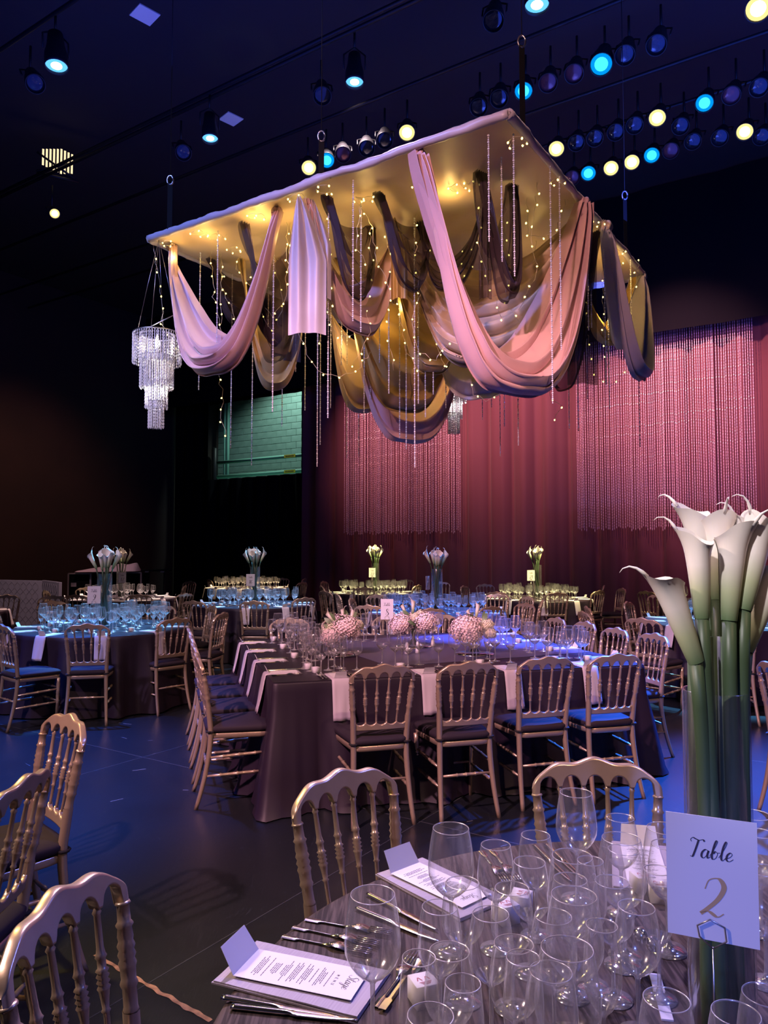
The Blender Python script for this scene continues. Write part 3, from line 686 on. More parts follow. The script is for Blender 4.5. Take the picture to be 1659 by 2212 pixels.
# glasses on the square table: clusters at each place, (u, v) on the tabletop
rnd = random.Random(5); G8 = []
def put8(px, py, k='mid', lab='clear glass on the square table among the place settings'):
    p = on_z(px, py, ZT+GH[k]); G8.append((k, p.x, p.y))
for px, py, k in ((446, 0, ''),):
    pass
places = []
for i in range(4): places.append((.42+.585*i, .0, 0))
for i in range(4): places.append((.0, .36+.55*i, 1))
for i in range(4): places.append((.42+.585*i, W8, 2))
for i in range(4): places.append((L8, .36+.55*i, 3))
OFF = ((-.12, .36, 'big'), (-.01, .36, 'mid'), (.09, .42, 'big'), (-.05, .47, 'mid'), (.17, .33, 'mid'), (.06, .53, 'flute'), (-.15, .49, 'big'))
for (u, v, s) in places:
    for du, dv, k in OFF:
        du += rnd.uniform(-.02, .02); dv += rnd.uniform(-.02, .02)
        uu, vv = [(u+du, dv), (dv, v-du), (u-du, W8-dv), (L8-dv, v+du)][s]
        if s in (0,) and abs(uu-1.95) < .0: continue
        p = q8(uu, vv)
        if all((p.x-g[1])**2+(p.y-g[2])**2 > .0065 for g in G8): G8.append((k, p.x, p.y))
names8 = {0: 'near side', 1: 'left side', 2: 'far side', 3: 'right side'}
for k, x, y in G8:
    d = Vector((x, y, 0))-C8; u, v = d.dot(U8), d.dot(V8)
    s = min(((v, 'near side'), (u, 'left side'), (W8-v, 'far side'), (L8-u, 'right side')))[1]
    nm = {'big': 'large wine glass', 'mid': 'medium wine glass', 'flute': 'narrow champagne glass', 'water': 'short water goblet'}[k]
    o = glass(k, x, y, f'clear {nm} by the place settings on the {s} of the square table', f'{nm} group, {s} of square table', 0)
p = on_z(1250, 1352, ZT+.24); glass('big', p.x, p.y, 'tall wine glass alone above the gap between two near chairs, right', None, 1)
p = on_z(982, 1362, ZT+.24); glass('big', p.x, p.y, 'tall wine glass alone in front of the right pink flowers', None, 1)

# ------------------------------------------------------------------ lettering: strokes laid as flat ribbons
def ribbon(mb, pts, w0, w1=None, n=10, z=.0004):
    """Catmull-Rom stroke through pts (x, y) in the card's plane (x, z), thin-thick-thin"""
    P = [Vector(p) for p in pts]; P = [P[0]*2-P[1]]+P+[P[-1]*2-P[-2]]; C = []
    for i in range(1, len(P)-2):
        for k in range(n):
            t = k/n; a_, b_, c_, d_ = P[i-1], P[i], P[i+1], P[i+2]
            C.append(.5*((2*b_)+(c_-a_)*t+(2*a_-5*b_+4*c_-d_)*t*t+(3*b_-a_-3*c_+d_)*t**3))
    C.append(P[-2]); V = []
    for i, c in enumerate(C):
        d = (C[min(i+1, len(C)-1)]-C[max(0, i-1)]).normalized(); nrm = Vector((-d.y, d.x))
        wd = w0+((w1 or w0)-w0)*max(0, -d.y)            # heavier on down strokes, like a pen
        for s in (-1, 1): q = c+nrm*s*wd/2; V.append((q.x, q.y))
    return V, [(2*i, 2*i+1, 2*i+3, 2*i+2) for i in range(len(C)-1)]
SCRIPT = {  # strokes on a grid, x advance last
 'T': ([[(.02, .78), (-.04, .88), (.06, 1.0), (.20, .95), (.38, .90), (.56, .95), (.66, .86)], [(.36, .90), (.30, .60), (.22, .25), (.14, .0), (.02, .02)]], .52),
 'a': ([[(.34, .40), (.22, .46), (.08, .30), (.06, .08), (.18, .0), (.32, .20), (.38, .42)], [(.38, .42), (.34, .18), (.38, .02), (.50, .12)]], .46),
 'b': ([[(.0, .15), (.18, .55), (.30, .92), (.24, .98), (.16, .70), (.10, .20), (.16, .0), (.30, .08), (.36, .30), (.26, .42), (.16, .30)], [(.36, .36), (.48, .38)]], .44),
 'l': ([[(.0, .12), (.20, .55), (.32, .92), (.26, .98), (.16, .65), (.12, .15), (.20, .0), (.32, .14)]], .30),
 'e': ([[(.0, .12), (.20, .20), (.32, .36), (.24, .46), (.10, .32), (.08, .08), (.22, .0), (.40, .14)]], .40),
 'S': ([[(.60, .88), (.48, 1.0), (.28, .92), (.24, .70), (.42, .52), (.46, .26), (.28, .02), (.04, .10), (.02, .24)]], .50),
 't': ([[(.26, .85), (.16, .45), (.12, .1), (.20, .0), (.32, .14)], [(.02, .58), (.38, .64)]], .32),
 'g': ([[(.34, .40), (.22, .46), (.08, .30), (.08, .08), (.20, .02), (.32, .20), (.38, .42), (.32, .0), (.20, -.38), (.06, -.36), (.16, -.12), (.46, .12)]], .46),
 'y': ([[(.04, .42), (.10, .08), (.22, .06), (.36, .40)], [(.38, .42), (.30, .0), (.18, -.38), (.04, -.34), (.16, -.10), (.46, .14)]], .46),
 'o': ([[(.26, .42), (.10, .32), (.08, .08), (.20, .0), (.34, .14), (.32, .36), (.24, .42), (.46, .36)]], .42),
 '0': ([[(.30, .96), (.08, .70), (.08, .26), (.28, .02), (.48, .28), (.48, .72), (.30, .96)]], .56),
 '1': ([[(.10, .74), (.28, .96), (.26, .50), (.24, .0)]], .40),
 '2': ([[(.06, .66), (.14, .90), (.36, .96), (.50, .76), (.40, .46), (.18, .18), (.02, .02)], [(.02, .04), (.20, .10), (.42, .0), (.56, .10)]], .60),
 '6': ([[(.46, .92), (.22, .78), (.08, .36), (.18, .04), (.38, .04), (.46, .26), (.34, .44), (.16, .36)]], .54),
 '7': ([[(.04, .84), (.22, .94), (.52, .90), (.34, .50), (.20, .0)]], .54),
 '8': ([[(.46, .82), (.30, .98), (.12, .82), (.22, .58), (.44, .34), (.42, .08), (.22, .0), (.08, .18), (.20, .44), (.42, .68), (.46, .82)]], .56),
 '9': ([[(.44, .60), (.26, .50), (.10, .70), (.22, .94), (.44, .88), (.46, .56), (.34, .18), (.12, .02)]], .54)}
def write(word, h, w0, w1, name, m, parent, cx, cz, y=-.0008, slant=.12, center=True, n=8):
    tot = sum(SCRIPT[c][1] for c in word)*h; x = cx-tot/2; mb = MB()
    for c in word:
        for st in SCRIPT[c][0]:
            V, Fc = ribbon(mb, [(x+(p[0]+slant*p[1])*h, cz+p[1]*h) for p in st], w0, w1, n)
            mb.add([(v[0], y, v[1]) for v in V], Fc)
        x += SCRIPT[c][1]*h
    return mb.build(name, m, parent, False)
def card(num, loc, rz, zc, lab, near=False, hh=.178, ww=.127, colr='goldink', lean=0):
    """number card held in a wire stand: local x along the card, -y its face"""
    t = empty('table_number_card', (loc[0], loc[1], ZT), rz, lab, 'card', None)
    b0 = zc-ZT-hh/2
    pc = MB().box((0, 0, b0+hh/2), (ww, .0010, hh)).build('card_sheet', M['paper'], t, False)
    pc.rotation_euler = (0, 0, 0)
    write('Table', hh*.155, .0009 if near else .0018, .0030, 'lettering', M['ink'], pc, 0, b0+hh*.66, n=8 if near else 4)
    write(num, hh*.32, .0016 if near else .003, .0075, 'number', M[colr], pc, 0, b0+hh*.20, n=10 if near else 5)
    mb = MB(); hx = [(.000, .016), (.018, .028), (.021, .046), (.0, .053), (-.020, .044), (-.014, .026), (0, .016)]
    hx = [(.0, -.010), (.019, .004), (.017, .024), (-.003, .032), (-.021, .020), (-.018, .004), (.0, -.010)]
    mb.tube([(x_, -.003, b0+z_) for x_, z_ in hx], .0012 if near else .0016, 6).tube([(0, -.002, b0-.008), (0, -.002, .004)], .0013, 6)
    mb.lathe([(.03, 0), (.03, .004), (.004, .006), (.002, .008)], 20)
    mb.build('wire_holder', M['wire'], t)
    return t

# ------------------------------------------------------------------ calla lilies
def calla_data(L, Rm, tip, seed, flare=1.0, nu=28, nv=14):
    mb = MB(); rn = random.Random(seed); ph = rn.uniform(0, 6)
    def f(u, v):
        a_ = (u-.5)*2*PI*1.14                    # the sheet overlaps itself
        r = .0095+(Rm-.0095)*(v**.85)
        wrap = 1+.06*u
        tipk = math.exp(-((a_)/1.25)**2); tail = math.exp(-(a_/.20)**2)
        z = L*v*(.86+.14*(.5+.5*math.cos(a_*.88)))
        ro = r*wrap+flare*.014*(max(0, v-.72)/.28)**2*(.8+.4*math.sin(2*a_+ph))+tip*.5*tipk*v**5+.0022*math.sin(3*a_+ph)*v**4
        z += tip*.6*tipk*v**5-.016*flare*(max(0, v-.80)/.20)**2*(1-tipk)*(1+.6*math.sin(3*a_+ph))
        pass
        return Vector((ro*math.cos(a_), ro*math.sin(a_), z))
    mb.grid(f, nu, nv); e_ = f(.5, 1.0); sg = 1 if seed % 2 else -1
    mb.tube([e_+Vector((-.003, 0, -.006)), e_+Vector((.001, 0, .002)), e_+Vector((.006, .001*sg, .009)), e_+Vector((.013, .003*sg, .014)), e_+Vector((.021, .006*sg, .014)), e_+Vector((.026, .009*sg, .010))], [.0028, .0026, .0018, .0012, .0008, .0003], 6)
    return mb.build('spathe', M['calla'], link=False).data
CALLA = [calla_data(.125, .0175, .008, s, .38) for s in range(3)]
CALLA_FAR = [calla_data(.150, .021, .022, s+5, .8, 12, 7) for s in range(2)]
SPADIX = MB().tube([(0, 0, .03), (0, 0, .09)], [.004, .003], 6).build('spadix', M['yellow'], link=False).data
def flower(name, base, head, tilt_az, tilt, data, parent, rs=.010, sc=1.0, ph=0, seg=8):
    """a calla on its stem from base to head; both relative to the parent"""
    base = Vector(base); head = Vector(head); n = 9; dirh = Vector((math.sin(tilt)*math.cos(tilt_az), math.sin(tilt)*math.sin(tilt_az), math.cos(tilt)))
    pts = []
    for k in range(n):
        t = k/(n-1); a_ = base.lerp(head, t); b_ = head-dirh*(head-base).length*(1-t)
        pts.append(a_.lerp(b_, .25*t*t))
    st = MB().tube(pts, [rs*(1-.12*k/(n-1)) for k in range(n)], seg).build('stem', M['stem'], parent)
    s = bpy.data.objects.new('spathe', data); lnk(s, st); s.location = head-dirh*.004; s.scale = (sc, sc, sc)
    s.rotation_mode = 'QUATERNION'; s.rotation_quaternion = dirh.to_track_quat('Z', 'X')@Matrix.Rotation(ph, 3, 'Z').to_quaternion()
    d = bpy.data.objects.new('spadix', SPADIX); lnk(d, st); d.location = s.location; d.rotation_mode = 'QUATERNION'; d.rotation_quaternion = s.rotation_quaternion; d.scale = (sc, sc, sc)
    return st
def cylinder_vase(loc, r, h, lab, near=False):
    seg = 48 if near else 20
    t = empty('glass_vase', (loc[0], loc[1], ZT), 0, lab, 'vase')
    P = [(.001, 0), (r-.004, 0), (r, .006), (r, h-.002), (r-.001, h), (r-.004, h-.001), (r-.004, .014), (.001, .012)]
    mb = MB().lathe(P, seg); mb.build('cylinder', M['vase'], t)
    return t
# the tall near vase
p = on_z(1548, 1490, 1.33); VN = (p.x-.002, p.y)
tv = cylinder_vase(VN, .052, .57, 'tall clear cylinder vase holding thick-stemmed white callas', True)
bq = empty('calla_bouquet', (VN[0], VN[1], ZT), 0, 'bunch of large white calla lilies in the tall near vase', 'flowers')
def hv(px, py, dy):          # point relative to the bouquet base
    q = at_y(px, py, VN[1]+dy); return q-Vector((VN[0], VN[1], ZT))
#        base x, base y,      head px, py, dy     tilt azimuth, tilt, scale, phase
FL = [((-.030, -.018), (1502, 1425, -.050), R(185), R(21), 1.25, 3.1),
      ((-.014, -.032), (1516, 1330, -.045), R(200), R(3), 1.15, 2.2),
      ((.002, .030), (1530, 1268, .020), R(160), R(9), 1.20, 2.8),
      ((-.004, -.010), (1552, 1290, .000), R(60), R(4), 1.15, .6),
      ((.012, -.034), (1575, 1335, -.035), R(20), R(5), 1.25, 1.9),
      ((.020, .014), (1592, 1300, .010), R(0), R(7), 1.15, .4),
      ((.034, -.012), (1607, 1312, -.030), R(10), R(14), 1.25, .2),
      ((.032, .022), (1612, 1400, .0), R(-10), R(19), 1.30, 2.6),
      ((-.018, .022), (1540, 1345, .03), R(120), R(5), 1.10, 1.0),
      ((.006, .008), (1590, 1360, .04), R(40), R(10), 1.10, 3.0)]
for i, (bx_, by_, hx_, hy_) in enumerate(((-.036, .0, -.030, .012), (.0, -.036, .006, -.02), (.024, -.026, .020, -.012), (-.022, -.028, -.022, -.022), (.036, .006, .032, .006))):
    MB().tube([(bx_, by_, .015), ((bx_+hx_)/2, (by_+hy_)/2, .32), (hx_, hy_, .66)], [.012, .0115, .010], 12).build('stem', M['stem'], bq)
for i, (b_, h_, ta, ti, sc, ph) in enumerate(FL):
    flower('calla', (b_[0], b_[1], .016), hv(*h_), ta, ti, CALLA[i % 3], bq, .0125, sc, ph, 12)
cpos = on_z(1535, 2190, .77)
pcard = at_y(1537, 1898, 1.155)
tc_ = card('2', (pcard.x, pcard.y), 0, pcard.z, 'large card reading Table 2 in a hexagon wire holder before the vase', True, .183, .127)
tc_.rotation_euler = (0, 0, R(-24))
# far tables: vase, bouquet and card
def far_set(c, px, num, lab, topy=1186, cpx=None, cpy=None, czc=1.03, crz=0, r=.075, n=9):
    t = cylinder_vase(c, r, .56, 'clear cylinder vase of callas on '+lab)
    bq = empty('calla_bouquet', (c[0], c[1], ZT), 0, 'bunch of white callas on '+lab, 'flowers')
    rn = random.Random(int(c[1]*100)); ztop = EYE+(1190-topy)/F*c[1]-ZT
    for i in range(n):
        a_ = 2*PI*i/n+rn.uniform(-.3, .3); rr = .045 if i % 2 else .025
        sp_ = .16 if i % 2 else .07
        flower('c', (rr*math.cos(a_+2), rr*math.sin(a_+2), .02), (sp_*.55*math.cos(a_), sp_*.55*math.sin(a_), ztop-.20+rn.uniform(-.02, .02)), a_, R(26 if i % 2 else 10), CALLA_FAR[i % 2], bq, .009, 1.25, rn.uniform(-.4, .4), 6)
    if num:
        q = at_y(cpx, cpy, c[1]-.18)
        card(num, (q.x, q.y), crz, q.z, f'card reading {num} on '+lab, False, .178, .127, 'ink')
far_set(T9, 229, '9', 'the large left round table', 1187, 203, 1285, crz=R(15))
far_set(T16, 551, '16', 'the left-centre blue-lit table', 1187, 541, 1253)
far_set(T17, 943, '17', 'the right-centre blue-lit table', 1186, 924, 1259, crz=R(62))
far_set(T15, 270, '17', 'the far-left table', 1188, 264, 1248, crz=R(5))
far_set(T22, 808, '22', 'the left-centre yellow-lit table', 1181, 804, 1237)
far_set(T21, 1157, '21', 'the right-centre yellow-lit table', 1183, 1147, 1243)
far_set(T18, 1560, '', 'the table behind the tall lilies', 1188, n=6)

# ------------------------------------------------------------------ place settings
def napkin_data(w_, inner, hang, flat=False):
    mb = MB(); pts = []
    L1 = inner; N1, N2 = 8, 10
    prof = [(-L1+L1*k/N1, .006) for k in range(N1)]+[(.0, .0045), (.008, .000), (.014, -.012)]+[(.016+.045*(k/N2), -.012-hang*k/N2) for k in range(1, N2+1)]
    if flat: prof = [(-L1+L1*k/N1, .006) for k in range(N1+1)]
    n = len(prof)-1
    def f(u, v):
        y, z = prof[int(round(v*n))]; x = (u-.5)*w_*(1+.0*v)
        d = .004*math.sin(u*PI*3+v*4)*max(0, -z)*8
        return Vector((x, -y-d, z))
    mb.grid(f, 6, n)
    mb.grid(lambda u, v: f(u, v)+(Vector((0, .006, 0)) if prof[int(round(v*n))][1] < 0 else Vector((0, 0, -.0055))), 6, n)
    W_ = 7; T = W_*(n+1)
    for j in range(n):
        mb.F.append((j*W_, (j+1)*W_, T+(j+1)*W_, T+j*W_)); mb.F.append((j*W_+6, T+j*W_+6, T+(j+1)*W_+6, (j+1)*W_+6))
    mb.F.append(tuple([6-i for i in range(7)]+[T+i for i in range(7)])); mb.F.append(tuple([n*W_+i for i in range(7)]+[T+n*W_+6-i for i in range(7)]))
    return mb.build('napkin', M['napkin'], link=False).data
NAP = napkin_data(.115, .24, .21); NAPS = napkin_data(.12, .22, .23)
BOX = MB().box((0, 0, .019), (.042, .042, .038), 0, .001).build('favour_box', M['paper'], link=False).data
MENU_D = None
def menu_thing(L=.235, W=.10, lab='', detail=True, loc=(0, 0, 0), rz=0, grp=None, z=.0085):
    """a menu sheet with its head at +y, folded flap at the foot"""
    t = empty('menu', (loc[0], loc[1], ZT+z), rz, lab, 'menu', grp)
    s = MB().box((0, 0, .0004), (W, L, .0008)).build('sheet', M['paper'], t, False)
    pr = MB(); rn = random.Random(3); y = L/2-.062
    while y > -L/2+.022:
        for k in range(rn.choice((1, 3, 4))):
            wl = rn.uniform(.025, .066); x = -wl/2
            while x < wl/2:
                q = rn.uniform(.003, .008); pr.box((x+q/2, y, .00105), (q, .0013, .0002)); x += q+.0016
            y -= .0036
        y -= .0065
    pr.build('print', M['ink'], s, False)
    return t, s
def flat_write(word, h, w0, w1, name, m, parent, cx, cy_, rot=0, slant=.12, z=.0012):
    o = write(word, h, w0, w1, name, m, parent, 0, 0, 0, slant)
    o.rotation_euler = (-PI/2, 0, rot); o.location = (cx, cy_, z)
    o.rotation_euler = Matrix.Rotation(rot, 3, 'Z').to_4x4().to_3x3().to_euler() if False else (-PI/2, 0, rot)
    return o
# ---- near table settings
def near_setting(pf, ph, w_, lab_n, lab_m, flapaz=None):
    """pf, ph: pixel of the foot and head ends of the menu on the table"""
    a_, b_ = on_z(*pf, ZT+.01), on_z(*ph, ZT+.01); mid = (a_+b_)/2; d = (b_-a_); L = min(.245, d.length); rz = math.atan2(d.y, d.x)-PI/2
    nk = empty('napkin', (mid.x, mid.y, ZT), rz, lab_n, 'napkin')
    W = .155
    def lay_(z0, z1, sx, sy, sh):
        mb = MB(); th = .0
        def f(u, v):
            return Vector(((u-.5)*W*sx, (v-.5)*(L+.05)*sy+sh, z1+.0016*noise.noise(Vector((u*3, v*4, z1*500)))))
        mb.grid(f, 8, 12)
        n0 = len(mb.V); mb.grid(lambda u, v: f(u, v)*1+Vector((0, 0, z0-z1)), 8, 12)
        for j in range(12):
            mb.F.append((j*9, (j+1)*9, n0+(j+1)*9, n0+j*9)); mb.F.append((j*9+8, n0+j*9+8, n0+(j+1)*9+8, (j+1)*9+8))
        for i in range(8):
            mb.F.append((i, n0+i, n0+i+1, i+1)); mb.F.append((108+i, 108+i+1, n0+108+i+1, n0+108+i))
        return mb
    lay_(.0005, .0035, 1, 1, 0).build('lower_fold', M['napkin_near'], nk, False)
    lay_(.0045, .0070, .97, .985, .001).build('upper_fold', M['napkin_near'], nk, False)
    t, s = menu_thing(L-.01, .098, lab_m, loc=(mid.x, mid.y), rz=rz, z=.0100)
    t.rotation_euler = (0, 0, rz+R(3))
    LL = L-.01
    flat_write('Stage', .022, .0006, .0016, 'title', M['ink'], s, 0, LL/2-.030)
    tt = MB()
    for k, pts in enumerate([[((0, 0), (0, 1)), ((0, 1), (.5, .3)), ((.5, .3), (1, 1)), ((1, 1), (1, 0))], [((0, 0), (0, 1)), ((0, 1), (1, 1)), ((0, .5), (.8, .5)), ((0, 0), (1, 0))], [((0, 0), (0, 1)), ((0, 1), (1, 0)), ((1, 0), (1, 1))], [((0, 1), (0, 0)), ((0, 0), (1, 0)), ((1, 0), (1, 1))]]):
        for (x0, y0), (x1, y1) in pts:
            A_, B_ = Vector((x0*.0035+k*.0095-.016, y0*.005+LL/2-.052, 0)), Vector((x1*.0035+k*.0095-.016, y1*.005+LL/2-.052, 0)); dd = B_-A_
            tt.box(((A_.x+B_.x)/2, (A_.y+B_.y)/2, .00105), (dd.length+.0006, .0007, .0002), math.atan2(dd.y, dd.x))
    tt.build('heading', M['ink'], s, False)
    # raised end flap
    fl = MB(); fl.add([(-.049, -LL/2, .001), (.049, -LL/2, .001), (.044, -LL/2-.030, .045), (-.044, -LL/2-.030, .045), (-.049, -LL/2, .0002), (.049, -LL/2, .0002), (.044, -LL/2-.0306, .0446), (-.044, -LL/2-.0306, .0446)], [(0, 1, 2, 3), (7, 6, 5, 4), (0, 4, 5, 1), (1, 5, 6, 2), (2, 6, 7, 3), (3, 7, 4, 0)])
    fl.build('end_flap', M['paper'], t, False)
    return nk
near_setting((515, 2070), (800, 2138), .1, 'lilac grey napkin at the left edge of the near table', 'menu with script title on the nearest napkin at left')
near_setting((868, 1868), (1040, 1955), .1, 'lilac grey napkin behind the large left glass', 'menu with raised blue flap at the back left of the near table')
near_setting((1385, 1815), (1398, 1925), .1, 'napkin under the white menu at the back right', 'bright white menu at the back right of the near table')
def cutlery(kind):
    mb = MB()
    if kind == 'fork':
        def f(u, v):
            z = .002+.010*math.sin(PI*min(1, max(0, (v-.62)/.38)))*.6; w_ = .0075 if v < .22 else (.0030 if v < .66 else .0030+.0085*min(1, (v-.66)/.12))
            return Vector(((u-.5)*2*w_*(1-.2*(v > .97)), v*.150, z+.0015*math.cos(PI*(u-.5))))
        mb.grid(f, 4, 24)
        n0 = len(mb.V); mb.grid(lambda u, v: f(u, v)-Vector((0, 0, .0014)), 4, 24)
        for i in range(4):
            x = -.0098+i*.0065; mb.box((x+.0, .172, .0062), (.0026, .050, .0016))
    elif kind == 'knife':
        def f(u, v):
            if v < .45: w_ = .0070-.0022*v; th = .004
            elif v < .5: w_ = .0050; th = .003
            else: q = (v-.5)/.5; w_ = .0085*(1-q**4*.85); th = .0012
            a_ = 2*PI*u; return Vector((w_*math.cos(a_), v*.225, .0045+th*math.sin(a_)))
        mb.grid(f, 10, 30, wrap=True); mb.F += [tuple(range(10))[::-1], tuple(range(300, 310))]
    else:
        def f(u, v):
            w_ = .0070 if v < .2 else (.0028 if v < .62 else .0028+.0145*math.sin(PI*min(1, (v-.62)/.38))**.7); z = .003-.004*(math.sin(PI*max(0, v-.62)/.38)*math.cos(PI*(u-.5)))
            return Vector(((u-.5)*2*w_, v*.175, z+.003))
        mb.grid(f, 6, 30); mb.grid(lambda u, v: f(u, v)-Vector((0, 0, .0012)), 6, 30)
    return mb.build(kind, M['steel'], link=False).data
CUT = {k: cutlery(k) for k in ('fork', 'knife', 'spoon')}
def cut(kind, x, y, rz, lab, grp=None):
    o = bpy.data.objects.new({'fork': 'fork', 'knife': 'table_knife', 'spoon': 'spoon'}[kind], CUT[kind]); COL.objects.link(o)
    o.location = (x, y, ZT+.001); o.rotation_euler = (0, 0, rz); return tag(o, lab, kind, grp)
def cutpx(kind, a_, b_, lab):
    p, q = on_z(*a_, ZT), on_z(*b_, ZT); d = q-p; cut(kind, p.x, p.y, math.atan2(d.y, d.x)-PI/2, lab)
cutpx('fork', (610, 2025), (745, 2052), 'silver fork nearest above the nearest napkin')
cutpx('fork', (633, 2005), (745, 2030), 'silver fork second above the nearest napkin')
cutpx('fork', (660, 1988), (780, 2010), 'silver fork third above the nearest napkin')
cutpx('knife', (480, 2160), (650, 2190), 'silver knife just below the nearest napkin')
cutpx('knife', (500, 2180), (730, 2206), 'silver knife second below the nearest napkin')
cutpx('knife', (770, 1965), (890, 2015), 'silver knife below the farther menu, blade at right')
cutpx('knife', (795, 1935), (905, 1993), 'silver knife farther below the farther menu')
cutpx('spoon', (825, 2188), (888, 2100), 'silver spoon beside the small box with red print')
cutpx('fork', (812, 2180), (868, 2105), 'small silver fork left of the spoon')
cutpx('fork', (1040, 1840), (1090, 1905), 'silver fork at the back behind the left large glasses')
cutpx('fork', (1062, 1838), (1112, 1900), 'silver fork second at the back of the near table')
cutpx('knife', (1155, 1830), (1220, 1895), 'silver knife at the back between glasses')
cutpx('knife', (1180, 1828), (1245, 1890), 'silver knife second at the back between glasses')
def fav(px, py, lab, rz=0, near=True):
    q = on_z(px, py, ZT); o = empty('favour_box', (q.x, q.y, ZT+.0003), rz, lab, 'box')
    bx = bpy.data.objects.new('carton', BOX); lnk(bx, o); bx.scale = (1.05, 1.05, 1.05)
    pr = MB()
    for sx in (-.008, .006):
        pr.add([(sx-.005, -.004, 0), (sx-.003, -.004, 0), (sx+.0, .006, 0), (sx-.002, .006, 0)], [(0, 1, 2, 3)]); pr.add([(sx+.003, -.004, 0), (sx+.005, -.004, 0), (sx+.001, .006, 0), (sx-.001, .006, 0)], [(0, 1, 2, 3)])
    for k in range(3): pr.box((0, -.009-k*.003, 0), (.022-.004*k, .0012, .0002))
    p_ = pr.build('red_emblem', M['redink'], bx, False); p_.location = (0, 0, .0384)
    return o
fav(915, 2165, 'white favour box with red emblem beside the spoon', R(20))
fav(1092, 1990, 'white favour box with red emblem, left of the pair', R(25))
fav(1125, 1968, 'white favour box with red emblem, right of the pair', R(65))
fav(1388, 1925, 'white favour box at the foot of the bright menu, left', R(10))
fav(1424, 1945, 'white favour box at the foot of the bright menu, right', R(-12))
a_, b_ = on_z(1414, 2106, ZT), on_z(1442, 2206, ZT); d = b_-a_
tag(MB().box(((a_.x+b_.x)/2, (a_.y+b_.y)/2, ZT+.0015), (.020, d.length, .003), math.atan2(d.y, d.x)-PI/2).build('folded_card', M['paper'], smooth=False), 'narrow white folded strip lying beside the vase on the near table', 'card')
# salt and pepper
for px, py, l in ((1413, 2110, 'glass salt shaker with steel cap beside the vase'), (1385, 2090, 'second shaker with steel cap left of the salt')):
    q = on_z(px, py, ZT); t = empty('salt_shaker', (q.x, q.y, ZT), 0, l, 'shaker')
    MB().lathe([(.001, 0), (.019, 0), (.019, .004), (.014, .05), (.013, .055)], 20).build('glass_body', M['vase'], t)
    MB().lathe([(.0145, .052), (.0150, .056), (.0150, .062), (.012, .070), (.006, .074), (.0005, .075)], 20).build('cap', M['steel'], t)

# ---- far settings
def setting(px_, py_, az, lab, grp, data=NAP, menu=True, box=True, cuts=False):
    """px_, py_ point on the table edge, az outward direction (world angle)"""
    rz = az+PI/2
    o = bpy.data.objects.new('napkin', data); COL.objects.link(o); o.location = (px_, py_, ZT+.001); o.rotation_euler = (0, 0, rz)
    tag(o, 'pale lilac napkin hanging over the edge, '+lab, 'napkin', grp)
    ix, iy = -math.cos(az), -math.sin(az); tx, ty = -iy, ix
    if menu:
        m_ = empty('menu', (px_+ix*.11, py_+iy*.11, ZT+.0078), rz, 'white menu card, '+lab, 'menu', 'menus '+grp)
        sh_ = MB().box((0, 0, .0005), (.085, .19, .001)).build('sheet', M['paper'], m_, False)
        MB().add([(-.04, -.095, .001), (.04, -.095, .001), (.034, -.115, .042), (-.034, -.115, .042), (-.04, -.0965, .001), (.04, -.0965, .001), (.034, -.1165, .042), (-.034, -.1165, .042)], [(0, 1, 2, 3), (7, 6, 5, 4), (0, 4, 5, 1), (1, 5, 6, 2), (2, 6, 7, 3), (3, 7, 4, 0)]).build('end_flap', M['paper'], sh_, False)
    if box:
        o = bpy.data.objects.new('favour_box', BOX); COL.objects.link(o); o.location = (px_+ix*.30+tx*.10, py_+iy*.30+ty*.10, ZT+.0005); o.rotation_euler = (0, 0, rz+.3)
        tag(o, 'small white favour box, '+lab, 'box', 'favour boxes '+grp)
    if cuts:
        for k, (kd, off) in enumerate((('fork', -.085), ('fork', -.107), ('knife', .085), ('knife', .108))):
            o = cut(kd, px_+ix*.025+tx*off, py_+iy*.025+ty*off, rz, f'silver {kd} beside the napkin, '+lab, f'{kd}s '+grp)
for i, (u, v, s) in enumerate(places):
    if s == 2: continue
    p = q8(u+(0 if s % 2 else .0), v); az = A8+[-PI/2, PI, PI/2, 0][s]
    nth = ('first', 'second', 'third', 'fourth')[i % 4]
    side = {0: 'near side, '+nth+' from the left', 1: 'left side, '+nth+' from the near corner', 3: 'right side, '+nth+' from the near corner'}[s]
    setting(p.x, p.y, az, 'square table '+side, 'on the square table', NAPS if s != 3 else NAP, cuts=s != 3)
for c, nm, off in ((T9, 'large left round table', R(-107)), (T16, 'left-centre blue-lit table', R(-88)), (T17, 'right-centre blue-lit table', R(-95)), (T15, 'far-left table', R(-60)), (T18, 'table behind the lilies', R(-115)), (T22, 'left-centre yellow-lit table', R(-80)), (T21, 'right-centre yellow-lit table', R(-95)), (T14, 'left-edge table', R(-20)), (T23, 'rear warm-lit table', R(-90)), (T20, 'rear right table', R(-90))):
    for k in range(10):
        a_ = off+k*2*PI/10
        if math.sin(a_) > .75: continue
        if nm == 'left-edge table' and math.cos(a_) < .1: continue
        setting(c[0]+.9*math.cos(a_), c[1]+.9*math.sin(a_), a_, 'around the '+nm, 'around the '+nm, NAP, box=c in (T9, T16, T17, T15))

